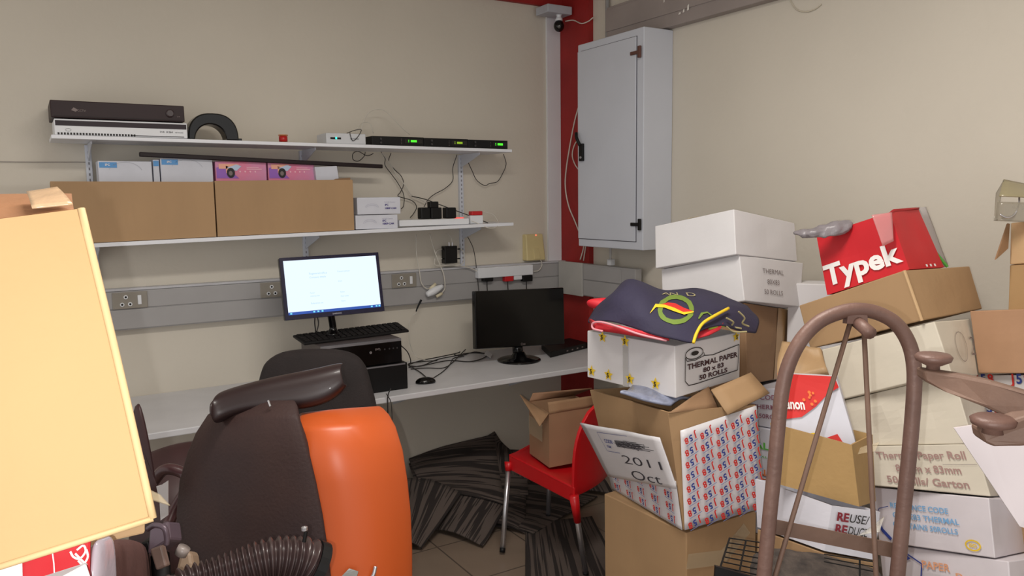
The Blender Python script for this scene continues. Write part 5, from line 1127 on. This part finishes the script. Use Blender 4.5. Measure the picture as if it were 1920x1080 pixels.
# ================================================================ office chairs
t = thing('office_chair', 'black office chair with rounded backrest facing the desk', 'office chair', (.85, 2.75, 0))
fb = mat('worn_black_fabric', (32, 24, 24), .85, var=.2, scale=12, bump=.4, bscale=150)
dC = 2.85
OUT = [(484, 722, 735), (489, 700, 735), (500, 678, 0), (530, 660, 0), (580, 654, 0), (630, 655, 0), (665, 664, 0), (685, 685, 0), (696, 720, 0), (706, 760, 0), (712, 810, 0), (712, 870, 0), (700, 905, 0), (640, 915, 0), (540, 915, 0), (480, 905, 0), (470, 860, 0), (476, 780, 0)]
def pad(name, outl, d, th, m, parent, lab=None, tilt=0, rings=((0, 0), (.02, .55), (.12, .9), (.35, 1.0), (1.0, 1.0)), cx=None, cy=None):
    """cushion: outline drawn at depth d, swelling towards the viewer and flat behind"""
    cxx = cx or sum(o_[0] for o_ in outl)/len(outl); cyy = cy or sum(o_[1] for o_ in outl)/len(outl); pts_ = catmull([V((o_[0], o_[1], 0)) for o_ in outl]+[V((outl[0][0], outl[0][1], 0))], 3)[:-1]
    bm = bmesh.new(); prev = None; n = len(pts_)
    for s_, h_ in [(.06, 0)]+list(rings)[:0]: pass
    lay = [(1.0, .5)]+[(1-a*.999, .5-.5*h_-.0) for a, h_ in rings[1:]]
    for s_, h_ in lay:
        ring = []
        for p in pts_:
            x = cxx+(p.x-cxx)*max(s_, .001); y = cyy+(p.y-cyy)*max(s_, .001); ring.append(bm.verts.new(P(x, y, d+tilt*(y-cyy)/100+th*(h_-.0))))
        if prev:
            for k in range(n): bm.faces.new((prev[k], prev[(k+1) % n], ring[(k+1) % n], ring[k]))
        prev = ring
    first = [v for v in bm.verts][:n]; back = [bm.verts.new(P(p.x, p.y, d+tilt*(p.y-cyy)/100+th)) for p in pts_]
    for k in range(n): bm.faces.new((first[(k+1) % n], first[k], back[k], back[(k+1) % n]))
    bm.faces.new(back)
    bmesh.ops.remove_doubles(bm, verts=bm.verts, dist=1e-5)
    return make(name, bm, m, parent, lab, smooth=True)
pad('backrest', OUT, dC, .08, fb, t)
bc_ = P(600, 900, dC+.03)
make('back_post', tube([bc_, bc_+V((.0, .06, -.12)), bc_+V((.0, .12, -.22)), V((bc_.x+.05, bc_.y+.25, .46))], .02, seg=12), black, t, smooth=True)
sx, sy = bc_.x+.05, bc_.y+.28
b = lathe([(.001, 0), (.20, 0), (.23, .02), (.23, .05), (.19, .075), (.001, .08)], (sx, sy, .44), (0, 0, 1), 28); make('seat', b, fb, t, smooth=True)
make('gas_column', tube([V((sx, sy, .44)), V((sx, sy, .09))], .025, smooth=0, seg=14), black, t, smooth=True)
for k in range(5):
    a = k*2*math.pi/5+.3; e_ = V((sx+.27*math.cos(a), sy+.27*math.sin(a), .07)); make('base_leg', tube([V((sx, sy, .11)), e_], .02, smooth=0, seg=8, rad=lambda k_: .022-.008*k_), black, t, smooth=True)
    make('caster', tube([e_+V((-.02*math.sin(a), .02*math.cos(a), -.042)), e_+V((.02*math.sin(a), -.02*math.cos(a), -.042))], .026, smooth=0, seg=16), black, t)
# --- large black and orange chair
t = thing('padded_chair', 'large black and orange chair back with a glossy armrest, bottom left of centre', 'chair', P(560, 1080, 2.0))
bk = mat('worn_dark_brown_plastic', (60, 42, 39), .65, spec=.3, var=.15, scale=4, hue2=(46, 34, 35), bump=.3, bscale=120)
og = mat('orange_vinyl', (188, 84, 36), .38, var=.03, scale=3, spec=.45)
ys = [768, 776, 790, 815, 850, 900, 960, 1020, 1080, 1150, 1230, 1300]
def lerp(tab, y):
    for (a, b_), (c_, d_) in zip(tab, tab[1:]):
        if y <= c_: return b_+(d_-b_)*(y-a)/(c_-a)
    return tab[-1][1]
lx = [(768, 450), (776, 425), (790, 402), (815, 384), (850, 368), (900, 353), (960, 347), (1020, 352), (1080, 365), (1300, 420)]
rx = [(768, 548), (776, 553), (790, 558), (815, 568), (850, 578), (900, 590), (960, 602), (1020, 611), (1080, 618), (1300, 625)]
rows = []
for y in ys:
    a, b_ = lerp(lx, y), lerp(rx, y); top = max(0, (800-y)/32)
    b_ += 7; rows.append([P(a+(b_-a)*k/8, y, 1.955+.18*(1-k/8)**2+.06*top*top+.02*(k/8)) for k in range(9)])
o = make('back_shell', loft(rows), bk, t, smooth=True); solid(o, .03, 1); bevel(o, .008); 
ry = [(786, 695), (792, 708), (805, 718), (850, 730), (900, 738), (960, 744), (1020, 746), (1080, 746), (1300, 740)]
lo_ = [(786, 566), (815, 568), (850, 578), (900, 590), (960, 602), (1020, 611), (1080, 618), (1300, 625)]
rows = []
for j, y in enumerate([790, 796, 806, 820, 850, 900, 960, 1020, 1080, 1150, 1230, 1300]):
    a, b_ = lerp(lo_, y), lerp(ry, y); top = max(0, (830-y)/40)
    rows.append([P(a+(b_-a)*k/10, y+(16 if y < 830 else 0)*(1-k/10)*(max(0, 830-y)/40), 2.0+.13*((k/10-.25)*1.33)**2*1.0+.10*top**1.5) for k in range(11)])
o = make('orange_cushion', loft(rows), og, t, 'bright orange side', smooth=True); solid(o, .05, 1); bevel(o, .012, 3)
make('black_piping', tube([P(lerp(ry, y)+2, y, 2.13+.06*max(0, (830-y)/40)) for y in (796, 812, 850, 900, 960, 1020, 1080, 1180, 1300)], .006), black, t, smooth=True)
# armrest
up_e = [(398, 750), (402, 742), (418, 735), (470, 720), (520, 708), (580, 697), (620, 687), (640, 684)]
lo_e = [(396, 780), (402, 800), (420, 782), (480, 768), (530, 770), (580, 766), (622, 752), (648, 722)]
b = bmesh.new(); rows = []
for i, ((x0, y0_), (x1, y1_)) in enumerate(zip(up_e, lo_e)):
    d_ = 2.0+.012*i; a, c_ = P(x0, y0_, d_+.02), P(x1, y1_, d_); m_ = (a+c_)/2-FW*.012
    rows.append([a+FW*.05, a, m_*.5+a*.5-FW*.008, m_, m_*.5+c_*.5-FW*.006, c_, c_+FW*.05])
o = make('armrest', loft(rows), mat('glossy_brown_black', (38, 25, 26), .38, spec=.4, clear=.1), t, 'glossy black armrest', smooth=True); solid(o, .008); subs(o, 2)
make('screw_slot', tube([P(503, 751, 1.985), P(507, 762, 1.98)], .0025, smooth=0), chrome, t)
b = panel([P(640, 1082, 1.93), P(668, 1086, 1.93), P(672, 1072, 1.94), P(655, 1066, 1.94)], 3, 0, 0, edge=True); solid(make('grey_emblem', b, mat('grey_emblem', (120, 122, 120), .3, metal=.3), t), .01)
make('emblem_curve', tube([P(690, 1092, 1.96), P(700, 1078, 1.965), P(704, 1062, 1.97)], .005), chrome, t, smooth=True)
pc = P(540, 1300, 2.1); make('centre_post', tube([pc+V((0, .03, .02)), V((pc.x, pc.y+.05, .08))], .03, smooth=0, seg=14), black, t, smooth=True)
for k in range(5):
    a = k*2*math.pi/5; make('base_leg', tube([V((pc.x, pc.y+.05, .09)), V((pc.x+.27*math.cos(a), pc.y+.05+.27*math.sin(a), .03))], .02, smooth=0, seg=8), black, t, smooth=True)
# corrugated hose
t = thing('corrugated_hose', 'dark corrugated flexible hose at the bottom before the black and orange chair', 'hose', P(450, 1080, 1.5))
cp = catmull([P(300, 1150, 1.42), P(335, 1100, 1.45), (P(395, 1082, 1.48)), P(450, 1066, 1.50), P(510, 1048, 1.52), P(560, 1050, 1.54), P(582, 1058, 1.55)], 24)
n = len(cp); b = bmesh.new(); prev = None
cp2 = []
for i in range(n-1):
    for k in range(4): cp2.append(cp[i]+(cp[i+1]-cp[i])*k/4)
ln = 0; prevp = cp2[0]; nrm = None
for i, c_ in enumerate(cp2):
    ln += (c_-prevp).length; prevp = c_; tt = (cp2[min(i+1, len(cp2)-1)]-cp2[max(i-1, 0)]).normalized()
    if nrm is None: nrm = tt.orthogonal().normalized()
    nrm = (nrm-tt*nrm.dot(tt)).normalized(); bn = tt.cross(nrm); r_ = (.023+.022*i/len(cp2))+.0045*math.sin(ln*2*math.pi/.0115)
    ring = [b.verts.new(c_+(nrm*math.cos(a)+bn*math.sin(a))*r_) for a in [2*math.pi*k/20 for k in range(20)]]
    if prev:
        for k in range(20): b.faces.new((prev[k], prev[(k+1) % 20], ring[(k+1) % 20], ring[k]))
    prev = ring
make('hose_body', b, mat('brown_black_rubber', (58, 44, 44), .35, clear=.2), t, smooth=True)
e0, e1 = cp2[-1], (cp2[-1]-cp2[-8]).normalized()
make('end_collar', tube([e0, e0+e1*.02], .05, smooth=0, seg=24), black, t)
make('collar_bolt', tube([P(570, 1016, 1.5), P(574, 996, 1.5)], .004, smooth=0), black, t)
make('bolt_head', lathe([(.006, 0), (.006, .006), (.001, .008)], P(571, 994, 1.497), (0, 0, 1), 12), chrome, t)
# ---- dark chair parts between the foreground carton and the big chair
db = mat('dark_maroon_plastic', (58, 30, 32), .5, var=.15, hue2=(46, 26, 28), scale=6)
t = thing('tilted_chair', 'dark maroon office chair lying behind the big foreground carton', 'office chair', P(320, 1000, 2.3))
pad('backrest', [(253, 762), (262, 758), (272, 790), (284, 850), (293, 905), (300, 930), (270, 935), (245, 880), (245, 800)], 2.05, .05, db, t)
b = loft([[P(*p) for p in r] for r in ([(235, 850, 2.5), (295, 826, 2.5), (340, 812, 2.55), (440, 805, 2.6)], [(225, 905, 2.4), (285, 890, 2.38), (350, 885, 2.42), (440, 890, 2.5)], [(225, 990, 2.35), (285, 975, 2.3), (350, 965, 2.32), (440, 960, 2.4)], [(225, 1100, 2.4), (285, 1095, 2.35), (350, 1090, 2.35), (440, 1090, 2.4)])])
o = make('seat_pad', b, db, t, smooth=True); solid(o, .08, 1); subs(o, 2)
make('arm_tube', tube([P(286, 905, 2.25), P(310, 880, 2.22), (P(345, 888, 2.22)), P(352, 910, 2.2), P(330, 950, 2.18), P(315, 985, 2.15)], .016), mat('dark_plum_plastic', (70, 44, 46), .3), t, smooth=True)
pp = P(330, 1080, 2.45); make('chair_stem', tube([pp, V((pp.x, pp.y+.05, .02))], .03, smooth=0, seg=12), black, t, smooth=True)
t = thing('seat_mechanism', 'dull purple-grey metal lever mechanism left of the hose', 'mechanism', P(310, 1040, 1.7))
pg_ = mat('dull_purple_grey_metal', (96, 82, 92), .4, metal=.3)
q = [P(275, 1040, 1.72), P(318, 1012, 1.72), P(314, 976, 1.74), P(280, 990, 1.74)]
bevel(make('mounting_block', slab(q, .05), pg_, t), .006)
make('bent_rod', tube([P(277, 992, 1.7), P(290, 985, 1.69), P(308, 990, 1.68), P(313, 1010, 1.68), P(312, 1022, 1.68)], .006), pg_, t, smooth=True)
bevel(make('lever_arm', slab([P(292, 1070, 1.68), P(312, 1062, 1.68), P(302, 1022, 1.69), P(280, 1030, 1.69)], .02), mat('brown_grey_plastic', (112, 92, 84), .5), t), .004)
bevel(make('dark_block', slab([P(268, 1040, 1.74), P(286, 1038, 1.74), P(278, 1015, 1.74), P(262, 1018, 1.74)], .05), black, t), .004)
pm_ = P(300, 1040, 1.76); make('support_stem', tube([pm_, V((pm_.x, pm_.y, .02))], .02, smooth=0), black, t, smooth=True)
t = thing('machine_part', 'tan and grey rounded plastic part just above the hose end', 'plastic part', P(345, 1050, 1.75))
bevel(make('tan_cover', slab([P(325, 1085, 1.76), P(366, 1085, 1.76), P(358, 1035, 1.78), P(338, 1032, 1.78)], .05), mat('dusty_tan_plastic', (140, 118, 98), .6), t), .008)
make('round_cap', tube([P(338, 1040, 1.74), P(346, 1026, 1.74)], .014, smooth=0, seg=14), mat('dull_grey_plastic', (140, 130, 126), .35), t, smooth=True)
make('cover_stem', tube([P(345, 1085, 1.79), V((P(345, 1085, 1.79).x, P(345, 1085, 1.79).y, .02))], .02, smooth=0), black, t, smooth=True)
o = make('torn_paper', prism([P(293, 912, 1.62), P(303, 909, 1.62), P(315, 901, 1.62), P(315, 966, 1.62), P(301, 976, 1.62), P(299, 940, 1.62)], FW*.002), mat('greyish_paper', (176, 172, 172), .7)); tag(o, 'torn grey-white strip of paper standing right of the foreground carton corner', 'paper')
o = make('clear_tape_strip', panel([P(280, 935, 1.4), P(319, 946, 1.4), P(300, 925, 1.42), P(274, 914, 1.42)], 6, .01, 0, edge=True), tapem, smooth=True); solid(o, .002); tag(o, 'crumpled clear tape strip sticking out by the foreground carton corner', 'tape')
# ================================================================ foreground carton, left
q = [P(-80, 1088, .66), P(287, 972, .72), P(152, 391, .74), P(-170, 432, .68)]
n_ = (q[1]-q[0]).cross(q[3]-q[0]).normalized()
bk_ = [p-n_*.30+V((-.085, .02, 0)) for p in q]
c = [q[0], q[1], bk_[1], bk_[0], q[3], q[2], bk_[2], bk_[3]]
fgm = mat('near_kraft_cardboard', (186, 150, 104), .75, var=.03, scale=5, bump=.15, bscale=60)
t, c = carton('large_carton', 'big tilted brown carton filling the left foreground', c, fgm, top=False, amp=.004, seed=60)
make('worn_edge', tube([c[1], c[1]*.5+c[5]*.5+RI*.001, c[5]], .0035), mat('worn_card_edge', (206, 176, 130), .7), t, 'pale worn edge', smooth=True)
make('bottom_worn_edge', tube([c[0], c[1]], .003, smooth=0), mat('worn_card_edge', (206, 176, 130), .7), t, 'pale worn edge', smooth=True)
flp = [P(-160, 430, .69), P(138, 392, .80), P(104, 345, .90), P(-160, 378, .80)]
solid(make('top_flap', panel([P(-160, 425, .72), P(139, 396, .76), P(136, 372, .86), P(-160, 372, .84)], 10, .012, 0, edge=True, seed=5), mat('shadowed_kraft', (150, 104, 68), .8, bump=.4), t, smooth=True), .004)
solid(make('torn_tape', panel([P(60, 392, .745), P(137, 390, .76), P(108, 352, .80), P(50, 362, .80)], 8, .012, 0, edge=True, seed=6), mat('crumpled_tape', (196, 164, 130), .25, bump=.7, bscale=30), t, 'crumpled tape on the top edge', smooth=True), .002)
# box behind and below it
q = [P(130, 1012, 1.0), P(273, 985, 1.05), P(273, 900, 1.05), P(130, 900, 1.0)]
q = [P(100, 1040, 1.02), P(272, 1001, 1.05), P(272, 860, 1.05), P(100, 860, 1.02)]
ww = q[1]-q[0]; dn = V((0, .24, 0))
c = [q[0], q[1], q[1]+dn, q[0]+dn, q[3], q[2], q[2]+dn, q[3]+dn]
carton('kraft_carton', 'tan carton whose lower edge shows under the big foreground carton', c, cardl, seed=61)
# red printed box and white sheet, lowest left
q = [P(20, 1150, .80), P(168, 1150, .83), P(172, 1000, .83), P(16, 1040, .80)]
dn = V((-.03, .2, 0)); c = [q[0], q[1], q[1]+dn, q[0]+dn, q[3], q[2], q[2]+dn, q[3]+dn]
RC = c[:4]
t, c = carton('printed_carton', 'red box with white script lettering at the bottom left corner', c, redc, seed=62)
f = frontface(c, .003); b = bmesh.new(); W, H = f.W, f.H
f.line(b, [(W*.52, H*.9), (W*.54, H*.72), (W*.55, H*.5)], .0012)
for pts_ in ([(.74, .84), (.78, .76), (.86, .72), (.93, .80), (.90, .88), (.82, .84)], [(.84, .70), (.90, .64), (.96, .72), (.94, .82)], [(.80, .80), (.88, .70), (.95, .62)]): f.line(b, [(W*x, H*y) for x, y in catmull([V((x_, y_, 0)) for x_, y_ in pts_], 5) for x, y in [(x, y)]] if 0 else [(W*p.x, H*p.y) for p in catmull([V((x_, y_, 0)) for x_, y_ in pts_], 5)], .002)
pmake('script_lettering', b, inkw, t)
b = bmesh.new(); f.rect(b, -.02, 0, .012, H*.98); pmake('white_side', b, inkw, t)
o = make('white_sheet', slab([P(60, 1110, .76), P(178, 1100, .78), P(162, 1052, .80), P(70, 1082, .79)], .01), mat('white_paper_sheet', (236, 236, 240), .6)); bevel(o, .003); tag(o, 'bright white sheet edge at the bottom left in front of the red box', 'paper')
b = loft([[P(*p) for p in r] for r in ([(168, 1110, .84), (185, 1115, .86), (205, 1110, .9), (216, 1110, .92)], [(172, 1060, .85), (188, 1060, .87), (202, 1060, .9), (214, 1060, .92)], [(176, 1012, .86), (190, 1008, .88), (200, 1004, .9), (210, 1000, .92)])])
o = make('plastic_wrap', b, mat('milky_plastic_film', (176, 166, 176), .2, clear=.3, bump=.6, bscale=20), smooth=True); solid(o, .01); subs(o, 2); tag(o, 'milky plastic wrap hanging under the foreground carton, right of the red box', 'plastic film')
# dark machine body filling the lower left
b = loft([[P(*p) for p in r] for r in ([(214, 1012, 1.3), (250, 1000, 1.5), (290, 1010, 1.9)], [(212, 1060, 1.3), (255, 1060, 1.5), (300, 1060, 1.9)], [(212, 1130, 1.3), (255, 1130, 1.5), (300, 1130, 1.9)])])
o = make('dark_bag', b, mat('dusty_maroon_cloth', (92, 60, 56), .8, var=.2, bump=.4), smooth=True); solid(o, .06, -1); subs(o, 2); tag(o, 'dusty maroon bag bulging below the foreground carton, left of the lever mechanism', 'bag')
# stands carrying the near boxes
tb = thing('side_table', 'white side table under the red printed box in the left foreground', 'table', (-.02, .95, 0))
zt_ = min(p.z for p in RC)-.006
x0_, x1_ = min(p.x for p in RC), max(p.x for p in RC); y0_, y1_ = min(p.y for p in RC), max(p.y for p in RC)
make('table_top', box(x0_, y0_, zt_-.02, x1_, y1_-.06, zt_), white, tb)
for x_ in (x0_+.015, x1_-.015):
    for y_ in (y0_+.015, y1_-.08): make('leg', box(x_-.012, y_-.012, 0, x_+.012, y_+.012, zt_-.021), metalw, tb)
